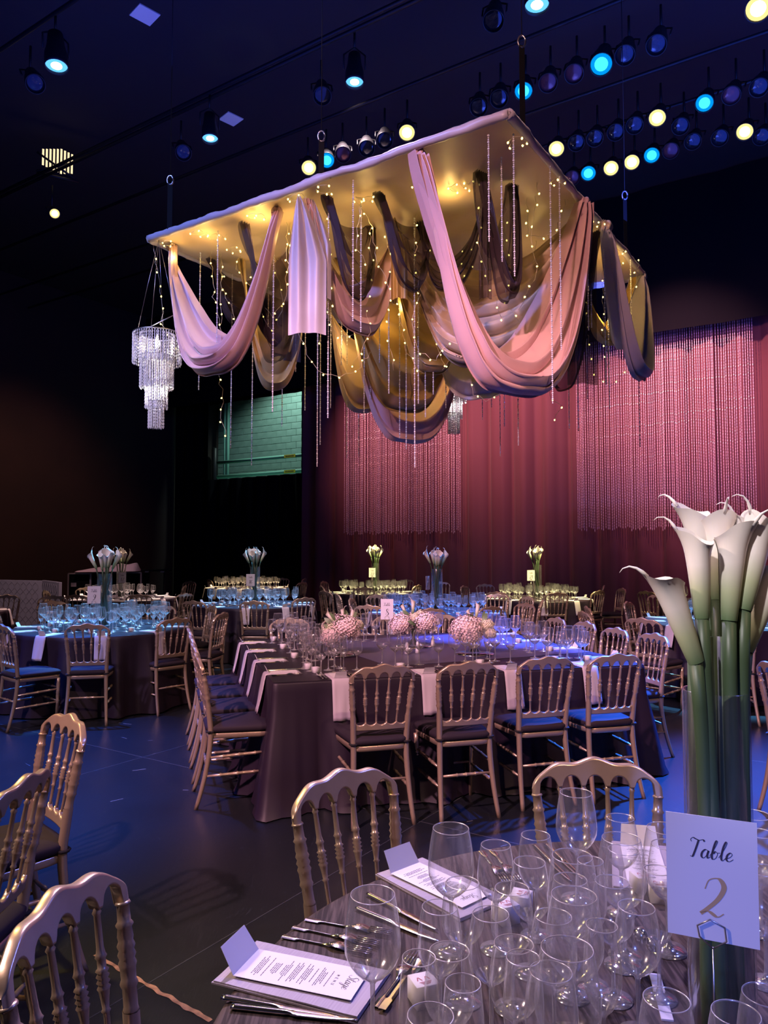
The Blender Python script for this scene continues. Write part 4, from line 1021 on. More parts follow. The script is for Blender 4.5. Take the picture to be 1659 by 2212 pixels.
# ------------------------------------------------------------------ square table: flowers, card, trays
def hydrangea(r, seed, m):
    mb = MB(); rn = random.Random(seed); n = 330
    for k in range(n):
        ph = math.acos(1-2*(k+.5)/n); th = PI*(1+5**.5)*k
        d = Vector((math.sin(ph)*math.cos(th), math.sin(ph)*math.sin(th), math.cos(ph)))
        if d.z < -.75: continue
        c = d*r*(1+.26*noise.noise(d*2.6+Vector((seed, 0, 0)))+rn.uniform(-.07, .07)); u = d.orthogonal().normalized(); u.rotate(Matrix.Rotation(rn.uniform(0, 6), 3, d)); v = d.cross(u); s = r*rn.uniform(.075, .125)
        V, Fc = [c-d*.003], []
        for q in range(4):
            a_ = u*math.cos(q*PI/2)+v*math.sin(q*PI/2); b_ = u*math.cos(q*PI/2+PI/4)+v*math.sin(q*PI/2+PI/4); e_ = u*math.cos(q*PI/2-PI/4)+v*math.sin(q*PI/2-PI/4)
            b0 = len(V); V += [c+b_*s*.8+d*.003, c+a_*s*1.35+d*.007, c+e_*s*.8+d*.003]; Fc.append((0, b0+2, b0+1, b0))
        mb.add(V, Fc)
    mb.lathe([(r*.74*math.sin(PI*k/8)+.001, -r*.74*math.cos(PI*k/8)) for k in range(9)], 12)
    return mb.build('hydrangea_head', m, link=False).data
HY = [hydrangea(.082, s, M['petal']) for s in (1, 2)]; HYC = hydrangea(.055, 7, M['cream'])
LEAF = MB().grid(lambda u, v: Vector(((u-.5)*.036*math.sin(PI*v)**.8, .012*math.sin(v*3), v*.09)), 4, 8).build('leaf', M['leaf'], link=False).data
def arrangement(px, py, lab, heads, hyd, seed):
    q = on_z(px, py, ZT); rn = random.Random(seed)
    v = empty('flower_vase', (q.x, q.y, ZT+.012), 0, 'small clear vase under '+lab, 'vase')
    MB().lathe([(.001, 0), (.045, 0), (.047, .004), (.045, .13), (.044, .131), (.042, .129), (.043, .008), (.001, .006)], 24).build('cylinder', M['vase'], v)
    t = empty('flower_arrangement', (q.x, q.y, ZT+.012), 0, lab, 'flowers')
    for k in range(9):
        a_ = 2*PI*k/9; MB().tube([(.03*math.cos(a_+2.5), .03*math.sin(a_+2.5), .01), (.02*math.cos(a_), .02*math.sin(a_), .13), (.05*math.cos(a_), .05*math.sin(a_), .19)], .004, 6).build('stem', M['stem'], t)
    for (x, y, z, s, c) in _grow(hyd):
        o = bpy.data.objects.new('hydrangea_head', HYC if c else HY[rn.randrange(2)]); lnk(o, t); o.location = (x, y, z); o.scale = (s, s, s*.9); o.rotation_euler = (rn.uniform(-.3, .3), rn.uniform(-.3, .3), rn.uniform(0, 6))
    for (x, z, ta, ti, sc, ph) in heads:
        flower('c', (x*.3, 0, .14), (x, rn.uniform(-.02, .02), z), ta, ti, CALLA[0], t, .006, sc, ph, 8)
    for k in range(14):
        o = bpy.data.objects.new('leaf', LEAF); lnk(o, t); a_ = rn.uniform(0, 2*PI); rr = rn.uniform(.04, .10); o.location = (rr*math.cos(a_), rr*math.sin(a_), rn.uniform(.13, .26)); o.rotation_euler = (rn.uniform(-.9, .9), rn.uniform(-.9, .9), a_)
    # mirror tray
    mt = MB().lathe([(.001, 0), (.15, 0), (.152, .004), (.15, .008), (.001, .008)], 36).build('mirror_tray', M['steel'])
    mt.location = (q.x, q.y, ZT+.0032); tag(mt, 'round mirror tray under '+lab, 'tray')
def _grow(h, k=1.18): return [(x*k, y*k, z+.01, s*k, c) for x, y, z, s, c in h]
arrangement(735, 1415, 'the left pink and cream flowers', [(-.05, .24, R(170), R(40), .8, 0), (.02, .26, R(120), R(5), .75, 1), (.075, .24, R(15), R(16), .85, 0)], [(.045, -.02, .19, 1.0, 0), (-.065, -.03, .17, .85, 1), (-.02, .05, .20, .8, 0), (.11, .03, .20, .7, 1), (-.05, -.06, .12, .8, 0)], 1)
arrangement(893, 1398, 'the middle pink flowers beside the card 8', [(-.06, .26, R(170), R(25), .8, 0), (-.005, .27, R(20), R(2), .95, 0)], [(-.085, -.03, .17, .95, 0), (.085, -.02, .18, .95, 0), (.01, .0, .22, .7, 1), (.0, .07, .18, .8, 0), (.05, .01, .25, .5, 1)], 2)
arrangement(1025, 1414, 'the right pink flowers with one upright calla', [(-.04, .25, R(170), R(8), .75, 0), (.015, .27, R(25), R(12), .9, 0)], [(-.06, -.04, .18, 1.15, 0), (.08, 0, .20, .85, 1), (.10, -.02, .14, .7, 1), (.02, .06, .17, .9, 0), (-.04, -.07, .14, .9, 0)], 3)
q = at_y(836, 1316, 6.55); c8 = card('8', (q.x, q.y), R(-4), q.z, 'pink-lit card reading Table 8 between the flowers', True, .178, .110, 'ink')
for px, py, l in ((879, 1414, 'small white cone candle left of the middle glasses'), (902, 1412, 'small white cone candle right of the first cone'), (935, 1397, 'small white cone candle at the middle of the square table')):
    q = on_z(px, py, ZT); o = MB().lathe([(.001, 0), (.020, 0), (.016, .03), (.009, .085), (.006, .09), (.001, .091)], 16).build('cone_candle', M['paper']); o.location = (q.x, q.y, ZT+.004); tag(o, l, 'candle')

# ------------------------------------------------------------------ hanging canopy
P1, P2, P3 = on_z(322, 517, ZF), on_z(1098, 245, ZF), on_z(1392, 596, ZF); P4 = P1+P3-P2
cn = empty('fabric_canopy', (P1+P3)/2, 0, 'square champagne fabric canopy hung above the square table', 'canopy')
cb = (P1+P3)/2
def cp(u, v): return (P2*(1-u)*(1-v)+P1*u*(1-v)+P3*(1-u)*v+P4*u*v)-cb
def sheet(u, v):
    p = cp(u, v); w_ = .060*noise.noise(p*1.3)+.020*noise.noise(p*4)+.022*abs(noise.noise(Vector((math.atan2(p.y, p.x)*4, p.length*.7, 2))))
    edge = min(u, 1-u, v, 1-v); p.z += w_*min(1, edge*8)-.05*min(1, edge*6); return p
MB().grid(sheet, 60, 60).build('ceiling_sheet', M['champ'], cn)
def edge_roll(a_, b_, nm):
    mb = MB(); n = 90; d = (b_-a_).normalized(); s = Vector((-d.y, d.x, 0))
    def f(u, v):
        c = a_.lerp(b_, v); r_ = .030+.010*noise.noise(Vector((v*26, u*3, a_.x)))+.006*noise.noise(Vector((v*70, u*5, 3))); an = 2*PI*u
        return c+s*r_*math.cos(an)+Vector((0, 0, r_*1.15*math.sin(an)+.012*noise.noise(Vector((v*8, 0, 5)))))
    mb.grid(f, 10, n, wrap=True); mb.F += [tuple(range(10))[::-1], tuple(range(n*10, n*10+10))]
    mb.build(nm, M['pale'], cn)
for a_, b_ in ((P1, P2), (P2, P3), (P3, P4), (P4, P1)): edge_roll(a_-cb, b_-cb, 'edge_hem')
# steel pipe under the hems
for a_, b_ in ((P1, P2), (P2, P3), (P3, P4), (P4, P1)): MB().tube([a_-cb, b_-cb], .02, 8).build('frame_pipe', M['black'], cn)
def inside(px, py, z=ZF-.06):
    p = on_z(px, py, z)
    for _ in range(90):
        d = p-P2; a_ = P1-P2; b_ = P3-P2; u, v = d.dot(a_)/a_.length_squared, d.dot(b_)/b_.length_squared
        if u < .97 and v < .97: break
        py -= 4; p = on_z(px, py, z)
    return p
def swag(A, B, yin, yout, m, lab, dback=.18, folds=4, amp=.035, nt=44, ns=36, p_=2.2, skew=0, lift=0, seed=0, cat='drape', nm='fabric_swag', width=.03):
    """cloth gathered at A and B; yin/yout picture heights fix how far the inner and outer edges hang"""
    A = inside(*A); B = inside(*B)
    mid = (A+B)/2; zi = EYE+(1190-yin)/F*mid.y; zo = EYE+(1190-yout)/F*mid.y
    d = (B-A); d.z = 0; L = d.length; d.normalize(); s = Vector((d.y, -d.x, 0))
    if s.y > 0: s = -s                 # towards the viewer
    mb = MB(); rn = random.Random(seed); ph0 = rn.uniform(0, 6)
    def f(u, v):
        q = v; t = u; g = 1-abs(2*t-1)**(1.55+2.0*q); g2 = math.sin(PI*t)**.55 if 0 < t < 1 else 0
        #                                                 # 0 inner edge .. 1 outer edge
        base = A.lerp(B, t+skew*math.sin(2*PI*t)*.1)
        sag = (mid.z-(zi+(zo-zi)*math.sin(q*PI/2)**1.15))
        off = (-.5*dback+dback*(1.15*math.sin(q*PI*.80)))*g2
        ph = q*folds*2*PI+ph0+.8*noise.noise(Vector((t*2, q*2, seed)))
        rip = amp*g2*(math.sin(ph)*.6+1.1*(abs(math.sin(ph*.5+.4))-.6)); rip2 = .45*amp*g2*math.sin(2.1*ph+3*t)
        gat = width*(1-g2)                                     # tight pleats where it is gathered
        p = base+Vector((0, 0, -sag*g))+s*(off+rip+gat*math.sin(ph*1.0)*1.2)+d*((q-.5)*2*gat*1.6*(1 if True else 0))
        p.z += rip2*.9+.012*noise.noise(p*6)
        p += d*.22*(q-.5)*g2*(1-2*t)*.6*(zi-zo if zi > zo else .1)
        return p
    mb.grid(f, nt, ns)
    o = mb.build(nm, m)
    tag(o, lab, cat); return o
swag((372, 536), (600, 458), 712, 806, M['mauve'], 'mauve pink satin swag at the left corner of the canopy', folds=4, amp=.042, seed=1, dback=.26)
swag((905, 335), (1262, 440), 745, 852, M['mauve'], 'largest mauve pink satin swag at the front of the canopy', folds=4, amp=.058, seed=2, dback=.36, nt=72, ns=72, width=.05)
swag((664, 432), (850, 520), 600, 715, M['mauve'], 'small pink satin swag left of centre', folds=3, seed=3)
swag((730, 560), (985, 620), 640, 890, M['goldsatin'], 'deep gold satin swag in the middle of the canopy', folds=4, seed=4, dback=.3)
swag((840, 555), (1010, 580), 610, 805, M['goldsatin'], 'smaller gold satin swag right of the middle', folds=4, seed=14, dback=.2)
swag((700, 620), (850, 640), 720, 890, M['champ'], 'champagne satin swag below the small pink one', folds=3, seed=24, dback=.2)
swag((740, 600), (1010, 640), 800, 955, M['mauve'], 'lowest hanging mauve swag at the bottom centre', folds=3, seed=5, dback=.22)
swag((520, 560), (668, 570), 735, 840, M['goldsatin'], 'pale and gold swag low behind the left corner swag', folds=2, seed=6)
swag((875, 520), (1262, 446), 560, 790, M['champ'], 'wide champagne swag behind the largest pink one', folds=6, amp=.05, seed=7, dback=.36, nt=60, ns=48)
swag((905, 600), (1180, 560), 730, 860, M['pale'], 'pale swag showing below behind the largest one', folds=2, seed=8)
swag((1308, 492), (1385, 598), 735, 818, M['pale'], 'pale satin swag at the right corner of the canopy', folds=3, seed=9, dback=.3)
swag((1240, 560), (1372, 600), 690, 740, M['goldsatin'], 'gold swag inside the right corner', folds=3, seed=10)
swag((706, 424), (800, 490), 470, 640, M['sheer'], 'sheer black chiffon swag left of centre', folds=4, seed=11, dback=.2)
swag((818, 418), (915, 490), 460, 620, M['sheer'], 'sheer black chiffon swag in the middle', folds=4, seed=12, dback=.2)
swag((1036, 372), (1105, 400), 520, 650, M['sheer'], 'sheer black chiffon loop behind the right front beads', folds=5, seed=13, dback=.3)
swag((528, 482), (640, 520), 560, 780, M['sheer'], 'sheer black chiffon swag behind the left corner swag', folds=4, seed=15, dback=.25)
swag((1172, 560), (1290, 500), 640, 842, M['sheer'], 'sheer black chiffon swag hanging low at right', folds=4, seed=16, dback=.25)
swag((905, 480), (1045, 450), 540, 620, M['sheer'], 'sheer black chiffon band between middle and right loops', folds=4, seed=17, dback=.15)
swag((455, 560), (560, 600), 590, 700, M['sheer'], 'sheer black chiffon swag far back at left', folds=4, seed=18, dback=.15)
def tail(A, px0, px1, yb_, m, lab, seed, folds=3, amp=.03):
    """a free end of cloth hanging straight down"""
    A = inside(*A); zb = EYE+(1190-yb_)/F*A.y; x0 = at_y(px0, yb_, A.y).x-A.x; x1 = at_y(px1, yb_, A.y).x-A.x
    mb = MB()
    def f(u, v):
        sp_ = .12+.88*min(1, v*2.2)**.8; ph = u*folds*.7*2*PI+seed
        x = (x0+(x1-x0)*u)*sp_; y = amp*.6*(1.3-.6*v)*math.sin(ph)+.01*noise.noise(Vector((u*3, v*3, seed)))
        return Vector((A.x+x, A.y+y, A.z+(zb-A.z)*v+.02*math.sin(u*3)*v))
    mb.grid(f, 30, 26); tag(mb.build('fabric_tail', m), lab, 'drape')
tail((643, 425), 622, 704, 718, M['pale'], 'pale lilac cloth end hanging straight left of centre', 1)
tail((672, 432), 655, 715, 640, M['pale'], 'second pale cloth end gathered beside the straight one', 2, 4)
tail((1050, 375), 1035, 1062, 640, M['sheer'], 'black chiffon end hanging behind the big swag', 3)
tail((1290, 510), 1225, 1290, 830, M['sheer'], 'long black chiffon end at the right side', 4)
tail((600, 560), 585, 650, 780, M['sheer'], 'black chiffon end hanging behind the left swag', 5)
tail((850, 470), 845, 880, 640, M['goldsatin'], 'gold satin end hanging in the middle', 6)
# knots at the gather points
for px, py, r_, m, l in ((1308, 490, .055, 'champ', 'cloth knot at the right edge of the canopy'), (1262, 438, .045, 'mauve', 'cloth knot at the top right of the largest swag'), (905, 335, .045, 'mauve', 'cloth gather at the top left of the largest swag'), (598, 456, .04, 'mauve', 'cloth knot at the right end of the corner swag'), (374, 534, .035, 'mauve', 'cloth knot at the far left of the canopy'), (1389, 598, .035, 'pale', 'cloth knot on the right corner of the canopy')):
    p = on_z(px, py, ZF-.045); mb = MB()
    mb.grid(lambda u, v: p+Vector((math.sin(PI*v)*math.cos(2*PI*u), math.sin(PI*v)*math.sin(2*PI*u), math.cos(PI*v)))*r_*(1+.28*math.sin(6*2*PI*u+4*v)*math.sin(PI*v)), 30, 14, wrap=True)
    tag(mb.build('cloth_knot', M[m]), l, 'knot')

# crystal strands hanging from the canopy
def strand_data(n):
    P = [(.0006, 0)]; z = 0
    for k in range(n):
        r_ = .0062 if k % 3 else .0085; h = r_*2.1; P += [(.0012, -z), (r_*.8, -(z+h*.25)), (r_, -(z+h*.5)), (r_*.8, -(z+h*.75)), (.0012, -(z+h))]; z += h+.001
    return P, z
STR = {}
def crystal(px, y0, y1, dy=None, lab=None, sc=1.0, c=None):
    A = inside(px, y0, ZF-.05)
    L = A.z-(EYE+(1190-y1)/F*A.y); n = max(8, int(round(L/.0155/6))*6)
    if n not in STR: P, z = strand_data(n); STR[n] = (MB().lathe(P, 6).build('crystal_strand', M['crystal'], smooth=False, link=False).data, z)
    me, z = STR[n]; o = bpy.data.objects.new('crystal_strand', me); COL.objects.link(o); o.location = A; o.scale = (1, 1, L/z)
    tag(o, lab, 'bead strand', 'crystal strands under the canopy')
CS = [(433, 545, 840), (471, 498, 742), (502, 640, 968), (547, 620, 1005), (592, 460, 888), (611, 640, 920), (660, 640, 885), (667, 440, 700), (687, 560, 1008), (693, 600, 960), (710, 432, 902), (715, 600, 880), (738, 600, 785), (763, 388, 688), (780, 432, 712), (787, 560, 905), (800, 600, 860), (812, 600, 840), (820, 560, 780), (840, 520, 848), (863, 560, 945), (877, 560, 970), (895, 470, 1010), (903, 540, 870), (918, 560, 900), (935, 560, 850), (962, 600, 880), (1055, 290, 510), (1083, 338, 555), (1109, 288, 588), (1116, 560, 962), (1040, 600, 905), (1060, 640, 878), (1078, 640, 985), (1087, 620, 920), (1188, 358, 870), (1208, 380, 752), (1188, 560, 760), (1225, 560, 925), (1245, 600, 930), (1268, 470, 708), (1275, 500, 702), (1304, 496, 828), (1312, 560, 882), (1370, 600, 800), (1376, 598, 965), (1362, 560, 740), (640, 560, 800), (580, 620, 700), (750, 620, 990), (775, 640, 985), (945, 620, 820), (1265, 620, 860), (990, 620, 800), (1012, 560, 740), (1150, 560, 690)]
ZONES = [(0, 'behind the left corner swag'), (600, 'left of the small pink swag'), (680, 'before the small pink swag'), (755, 'between the black chiffon swags'), (830, 'before the gold middle swag'), (885, 'left of the largest swag'), (1000, 'near the top of the largest swag'), (1070, 'before the largest swag, middle'), (1150, 'before the largest swag, right half'), (1220, 'just right of the largest swag'), (1300, 'at the right corner of the canopy')]
ORD = ('first', 'second', 'third', 'fourth', 'fifth', 'sixth', 'seventh', 'eighth', 'ninth', 'tenth', 'eleventh', 'twelfth')
def zone(px): return [i for i, z_ in enumerate(ZONES) if px >= z_[0]][-1]
zc = {}
for c_ in sorted(CS):
    z_ = zone(c_[0]); zc[z_] = zc.get(z_, 0)+1
    crystal(*c_, lab=f'{"long" if c_[2]-c_[1] > 330 else "short"} crystal bead strand, {ORD[zc[z_]-1]} from left {ZONES[z_][1]}')

# fairy lights: strings of warm bulbs
BULB = MB().lathe([(.0005, -.010), (.005, -.007), (.008, 0), (.005, .007), (.0005, .010)], 6).build('bulb', M['bulb'], link=False).data
def fairy(pts, lab=None, gap=.115, seed=0):
    rn = random.Random(seed); C = [Vector(p) for p in pts]; path = []
    for i in range(len(C)-1):
        n = max(2, int((C[i+1]-C[i]).length/.05))
        for k in range(n): path.append(C[i].lerp(C[i+1], k/n)+Vector((rn.uniform(-1, 1), rn.uniform(-1, 1), rn.uniform(-1, 1)))*.016)
    path.append(C[-1]); t = empty('fairy_light_string', path[0], 0, lab or 'string of warm fairy lights on thin wire hanging in the canopy', 'string lights', None if lab else 'fairy light strings in the canopy')
    o0 = path[0]; MB().tube([p-o0 for p in path], .0020, 4).build('wire', M['bulbw'], t)
    acc = 0
    for i in range(1, len(path)):
        acc += (path[i]-path[i-1]).length
        if acc > gap*rn.uniform(.8, 1.3):
            acc = 0; b_ = bpy.data.objects.new('bulb', BULB); lnk(b_, t); b_.location = path[i]-o0+Vector((rn.uniform(-.012, .012), rn.uniform(-.012, .012), -.008)); b_.rotation_euler = (rn.uniform(-1, 1), rn.uniform(-1, 1), 0)
def fpx(lst, dy, lab=None, seed=0):
    P = [at_y(x, y, dy) for x, y in lst]; top = P[0].copy(); top.z = ZF-.05
    d = top-P2; a_ = P1-P2; b_ = P3-P2; u, v = min(.98, max(.02, d.dot(a_)/a_.length_squared)), min(.98, max(.02, d.dot(b_)/b_.length_squared))
    fairy([P2+a_*u+b_*v+Vector((0, 0, -.05))]+P if (top-P[0]).length > .06 else P, lab, seed=seed)
fpx([(333, 530), (340, 590), (352, 650), (350, 700), (372, 740), (395, 768)], 7.1, 'fairy light string hanging from the far left corner to the chandelier', 1)
FS = [([(455, 560), (462, 640), (475, 700), (470, 740)], 7.2), ([(475, 560), (480, 620), (500, 660), (508, 700)], 7.4), ([(520, 540), (512, 580), (540, 620), (560, 660), (600, 690)], 7.3),
 ([(619, 430), (620, 500), (622, 560), (618, 640), (590, 690)], 6.6), ([(640, 400), (630, 450), (628, 520), (624, 580)], 6.6), ([(655, 590), (670, 640), (685, 700), (690, 740)], 6.3),
 ([(700, 440), (705, 500), (716, 560), (712, 620), (720, 660)], 6.2), ([(780, 430), (776, 480), (770, 540), (790, 570)], 6.0), ([(760, 420), (800, 480), (815, 560), (835, 610), (850, 660)], 6.2),
 ([(640, 720), (665, 765), (690, 800), (735, 815), (770, 800), (800, 760)], 6.4), ([(830, 480), (845, 560), (842, 640), (838, 720), (850, 800)], 6.5), ([(860, 560), (858, 640), (866, 700), (880, 760), (900, 800)], 6.6),
 ([(800, 600), (790, 660), (800, 720), (780, 760), (760, 790)], 6.5), ([(900, 560), (905, 640), (890, 700), (905, 760), (940, 780), (970, 740)], 6.4), ([(930, 600), (925, 680), (940, 740), (965, 800)], 6.9),
 ([(1035, 375), (1038, 450), (1030, 520), (1045, 580), (1065, 640), (1085, 690)], 6.0), ([(1160, 320), (1157, 365), (1162, 400), (1152, 470), (1148, 520), (1160, 590), (1120, 670)], 5.9), ([(1225, 400), (1218, 440), (1215, 470)], 6.2),
 ([(1140, 510), (1170, 515), (1200, 510), (1205, 480)], 6.1), ([(1095, 600), (1090, 650), (1110, 680), (1130, 700)], 6.2), ([(1305, 490), (1302, 560), (1305, 640), (1300, 720), (1312, 790)], 7.2), ([(1390, 600), (1393, 625), (1380, 680), (1385, 720)], 8.0),
 ([(1345, 560), (1335, 640), (1330, 700), (1310, 760)], 7.6), ([(1380, 560), (1370, 620), (1340, 650), (1325, 700)], 7.6), ([(1000, 640), (990, 700), (975, 760), (955, 800)], 6.8), ([(1270, 760), (1290, 820), (1320, 830), (1350, 800), (1375, 770)], 7.4),
 ([(1190, 860), (1215, 880), (1205, 890), (1200, 905)], 6.8), ([(1020, 850), (1050, 865), (1080, 855), (1100, 850)], 6.8), ([(475, 830), (485, 870), (478, 900), (488, 940)], 7.2), ([(1160, 760), (1170, 800), (1160, 840)], 6.9),
 ([(700, 640), (715, 700), (735, 730), (770, 720)], 6.5), ([(545, 600), (555, 660), (580, 700), (600, 740)], 7.2), ([(585, 560), (600, 600), (612, 650), (600, 700)], 7.1)]
zf = {}
for i, (l, dy) in enumerate(sorted(FS, key=lambda q: q[0][0][0])):
    z_ = zone(l[0][0]); zf[z_] = zf.get(z_, 0)+1; fpx(l, dy, f'fairy light string, {ORD[zf[z_]-1]} from left {ZONES[z_][1]}', seed=i+10)
# curled bundles of lights resting against the sheet
for i, (px, py) in enumerate(((360, 528), (430, 505), (470, 512), (555, 468), (640, 425), (700, 412), (790, 430), (910, 400), (985, 405), (1020, 400), (1118, 305), (1205, 395), (1290, 480), (1340, 545), (510, 540))):
    p = inside(px, py, ZF-.08); rn = random.Random(i)
    fairy([p+Vector((.07*math.cos(k*1.1), .07*math.sin(k*1.1), rn.uniform(-.01, .01))) for k in range(7)], 'bundle of fairy lights on the canopy sheet, '+('at its far left corner', 'second from its far left corner', 'third from its far left corner', 'above the left corner swag', 'at the left edge above the pale tail', 'at the edge right of the pale tail', 'above the left chiffon swag', 'left of the largest swag top', 'right of the largest swag top', 'near the right chiffon loop', 'at the near peak', 'on the right edge', 'at the right edge knot', 'near the right corner', 'deep behind the left corner swag')[i], .08, 50+i)
for px, py, dz, pw in ((375, 528, -.12, 2.4), (440, 508, -.12, 3.2), (555, 470, -.12, 4), (640, 470, -.2, 2.5), (790, 440, -.2, 2.2), (965, 410, -.15, 2.8), (840, 560, -.5, 4), (750, 600, -.7, 4), (880, 620, -1.0, 6), (1150, 520, -.4, 2.5), (1330, 555, -.2, 3), (1300, 560, -.6, 2.5), (560, 560, -.5, 3), (930, 600, -.8, 5), (620, 600, -.8, 3)):
    point('fairy_glow', on_z(px, py, ZF-.05)+Vector((0, 0, dz)), pw*.95, (1.0, .64, .18), .04)

# straps, shackles and cables that carry the canopy
for px, y0, y1, l in ((1129, 290, 98, 'near right'), (1352, 560, 428, 'right'), (366, 495, 396, 'left'), (694, 392, 302, 'middle')):
    A = on_z(px, y0, ZF+.02); zt = at_y(px, y1, A.y).z
    t = empty('lifting_strap', A, 0, f'dark lifting strap with shackle at the {l} edge of the canopy', 'strap')
    MB().box((0, 0, (zt-A.z)/2), (.045, .004, zt-A.z), R(20)).build('webbing', M['black'], t, False)
    MB().tube([(.028*math.cos(a_), 0, zt-A.z+.03+.045*math.sin(a_)) for a_ in [q*PI/6 for q in range(13)]], .008, 6).build('shackle', M['wire'], t)
    MB().tube([(0, 0, zt-A.z+.07), (0, 0, 8.6-A.z)], .004, 5).build('cable', M['black'], t)

# ------------------------------------------------------------------ chandeliers
M['chand'] = mat('crystal_prism', (.92, .88, .90), .12, .15)
def chandelier(px, ytop, dy, sc, lab):
    p = at_y(px, ytop, dy); t = empty('crystal_chandelier', p, 0, lab, 'chandelier')
    tiers = ((.228, 0, -.30), (.158, -.22, -.54), (.106, -.46, -.74), (.074, -.66, -.93))
    for i, (r_, z0, z1) in enumerate(tiers):
        g = MB().tube([(r_*math.cos(a_), r_*math.sin(a_), z0) for a_ in [q*PI/16 for q in range(33)]], .006, 6).build('ring', M['wire'], t)
        mb = MB(); n = int(r_*2*PI/.026)
        for lay_, rr in ((0, r_), (1, r_*.72)):
            for k in range(n):
                a_ = 2*PI*(k+.5*lay_)/n; x, y = rr*math.cos(a_), rr*math.sin(a_); L = (z0-z1)*(1-.05*random.random()); nb = int(L/.028)
                P = [(.001, 0)]
                for b_ in range(nb): P += [(.0058, -(b_+.5)*L/nb), (.0012, -(b_+1)*L/nb)]
                mb.lathe(P, 4, (x, y, z0))
        o = mb.build('crystal_tier', M['chand'], t, False); o['kind'] = 'stuff'
    MB().tube([(-.18, 0, .02), (.22, 0, .22)], .005, 6).build('spreader_bar', M['wire'], t)
    for x, y in ((-.2, 0), (.2, 0), (0, .2), (0, -.2)):
        MB().tube([(x, y, 0), (x*.5, y*.5, .5), (0, 0, ZF-p.z)], .002, 4).build('hanging_cord', M['wire'], t)
    MB().lathe([(.001, -.14), (.02, -.12), (.028, -.09), (.016, -.05), (.012, -.02), (.001, 0)], 12).build('lamp', emit('chandelier_lamp', (1.0, .86, .74), 5), t)
    t.scale = (sc, sc, sc)
    l = point('chandelier_light', p+Vector((0, 0, -.12*sc)), 8*sc*sc, (1.0, .80, .66), .04)
    l2 = point('chandelier_light', p+Vector((0, 0, -.55*sc)), 5*sc*sc, (.95, .84, .86), .03)
    return t
chandelier(340, 722, 7.0, .98, 'tiered crystal chandelier hanging at left below the canopy corner')
chandelier(980, 782, 9.2, .98, 'second tiered crystal chandelier behind the lowest swag')
spot('spot_chandelier', (-4.5, 2.5, 6.8), at_y(340, 820, 7.0), 900, (.9, .8, 1.0), 14, .5)

# ------------------------------------------------------------------ lighting grid
LENS = {'cyan_core': emit('core_cyan', (.05, .62, 1.0), 1.6), 'warm_core': emit('core_warm', (1.0, .97, .72), 3.0), 'blue': emit('lens_blue_white', (.10, .42, 1.0), 1.6), 'hot': emit('lens_core', (.75, .92, 1.0), 6.0), 'cyan': emit('lens_cyan', (.0, .30, .85), 1.0), 'warm': emit('lens_warm', (1.0, .80, .30), 1.1), 'off': mat('lens_unlit', (.03, .035, .05), .10, .8), 'red': mat('lens_red_unlit', (.10, .03, .04), .2, .5)}
ZG = 7.0
def lantern(px, py, kind, lab, target=None, sc=1.0, grp=None):
    p = on_z(px, py, ZG); t = empty('stage_lantern', p, 0, lab, 'stage light', grp)
    tgt = Vector(target) if target is not None else Vector((p.x*.8, p.y*.9, 0))
    t.rotation_mode = 'QUATERNION'; t.rotation_quaternion = (tgt-p).to_track_quat('-Z', 'Y')
    r_ = .105*sc
    MB().lathe([(.03, .36*sc), (.07*sc, .34*sc), (.085*sc, .20*sc), (r_, .12*sc), (r_+.006, .0), (r_+.006, -.03), (r_-.002, -.03), (r_-.004, .0)], 24).build('housing', M['black'], t)
    ln = MB().lathe([(r_-.004, .004), (r_*.7, -.006), (r_*.35, -.012), (.001, -.014)], 24).build('lens', LENS[kind], t)
    if kind in ('cyan', 'warm'): MB().lathe([(r_*.62, -.0095), (r_*.4, -.014), (.001, -.0165)], 16).build('lamp_core', LENS[kind+'_core'], ln)
    if kind == 'blue': MB().lathe([(r_*.5, -.014), (r_*.3, -.018), (.001, -.020)], 16).build('lamp_core', LENS['hot'], ln)
    MB().tube([(-r_-.02, 0, .15), (-r_-.02, 0, .34), (0, 0, .44), (r_+.02, 0, .34), (r_+.02, 0, .15)], .010, 6).build('yoke', M['black'], t)
    q = t.rotation_quaternion.inverted()@Vector((0, 0, 1)); a0 = Vector((0, 0, .44)); up = q*max(.05, .62-.44*abs(q.z))
    MB().tube([a0, a0+up], .014, 6).build('clamp', M['black'], t)
    return t
LN = [(122, 140, 'blue', 'bright blue-white lantern at the upper left'), (454, 297, 'blue', 'bright blue-white lantern above the left canopy corner'), (766, 175, 'blue', 'bright blue-white lantern at upper centre'), (1160, 8, 'blue', 'bright blue-white lantern cut by the top edge'),
 (1299, 138, 'cyan', 'cyan lantern, largest of the cyan ones, upper right'), (1131, 196, 'cyan', 'cyan lantern behind the strap above the canopy peak'), (1522, 222, 'cyan', 'cyan lantern at far right'), (1408, 335, 'cyan', 'cyan lantern in the lowest right row, right of two warm ones'), (1271, 374, 'cyan', 'cyan lantern at the left of the lowest right row'), (706, 346, 'cyan', 'cyan lantern just above the canopy left edge'),
 (879, 286, 'warm', 'warm yellow lantern above the middle of the canopy edge'), (667, 362, 'warm', 'warm yellow lantern left of the small cyan one'), (1202, 321, 'warm', 'warm yellow lantern right of the canopy peak'), (1420, 254, 'warm', 'warm yellow lantern left of the far right cyan one'), (1320, 363, 'warm', 'warm lantern, left of the pair in the lowest row'), (1365, 350, 'warm', 'warm lantern, right of the pair in the lowest row'), (1609, 284, 'warm', 'warm lantern near the right edge'), (1638, 18, 'warm', 'bright warm lantern at the top right corner'), (118, 461, 'warm', 'small warm lantern glowing at the left gallery')]
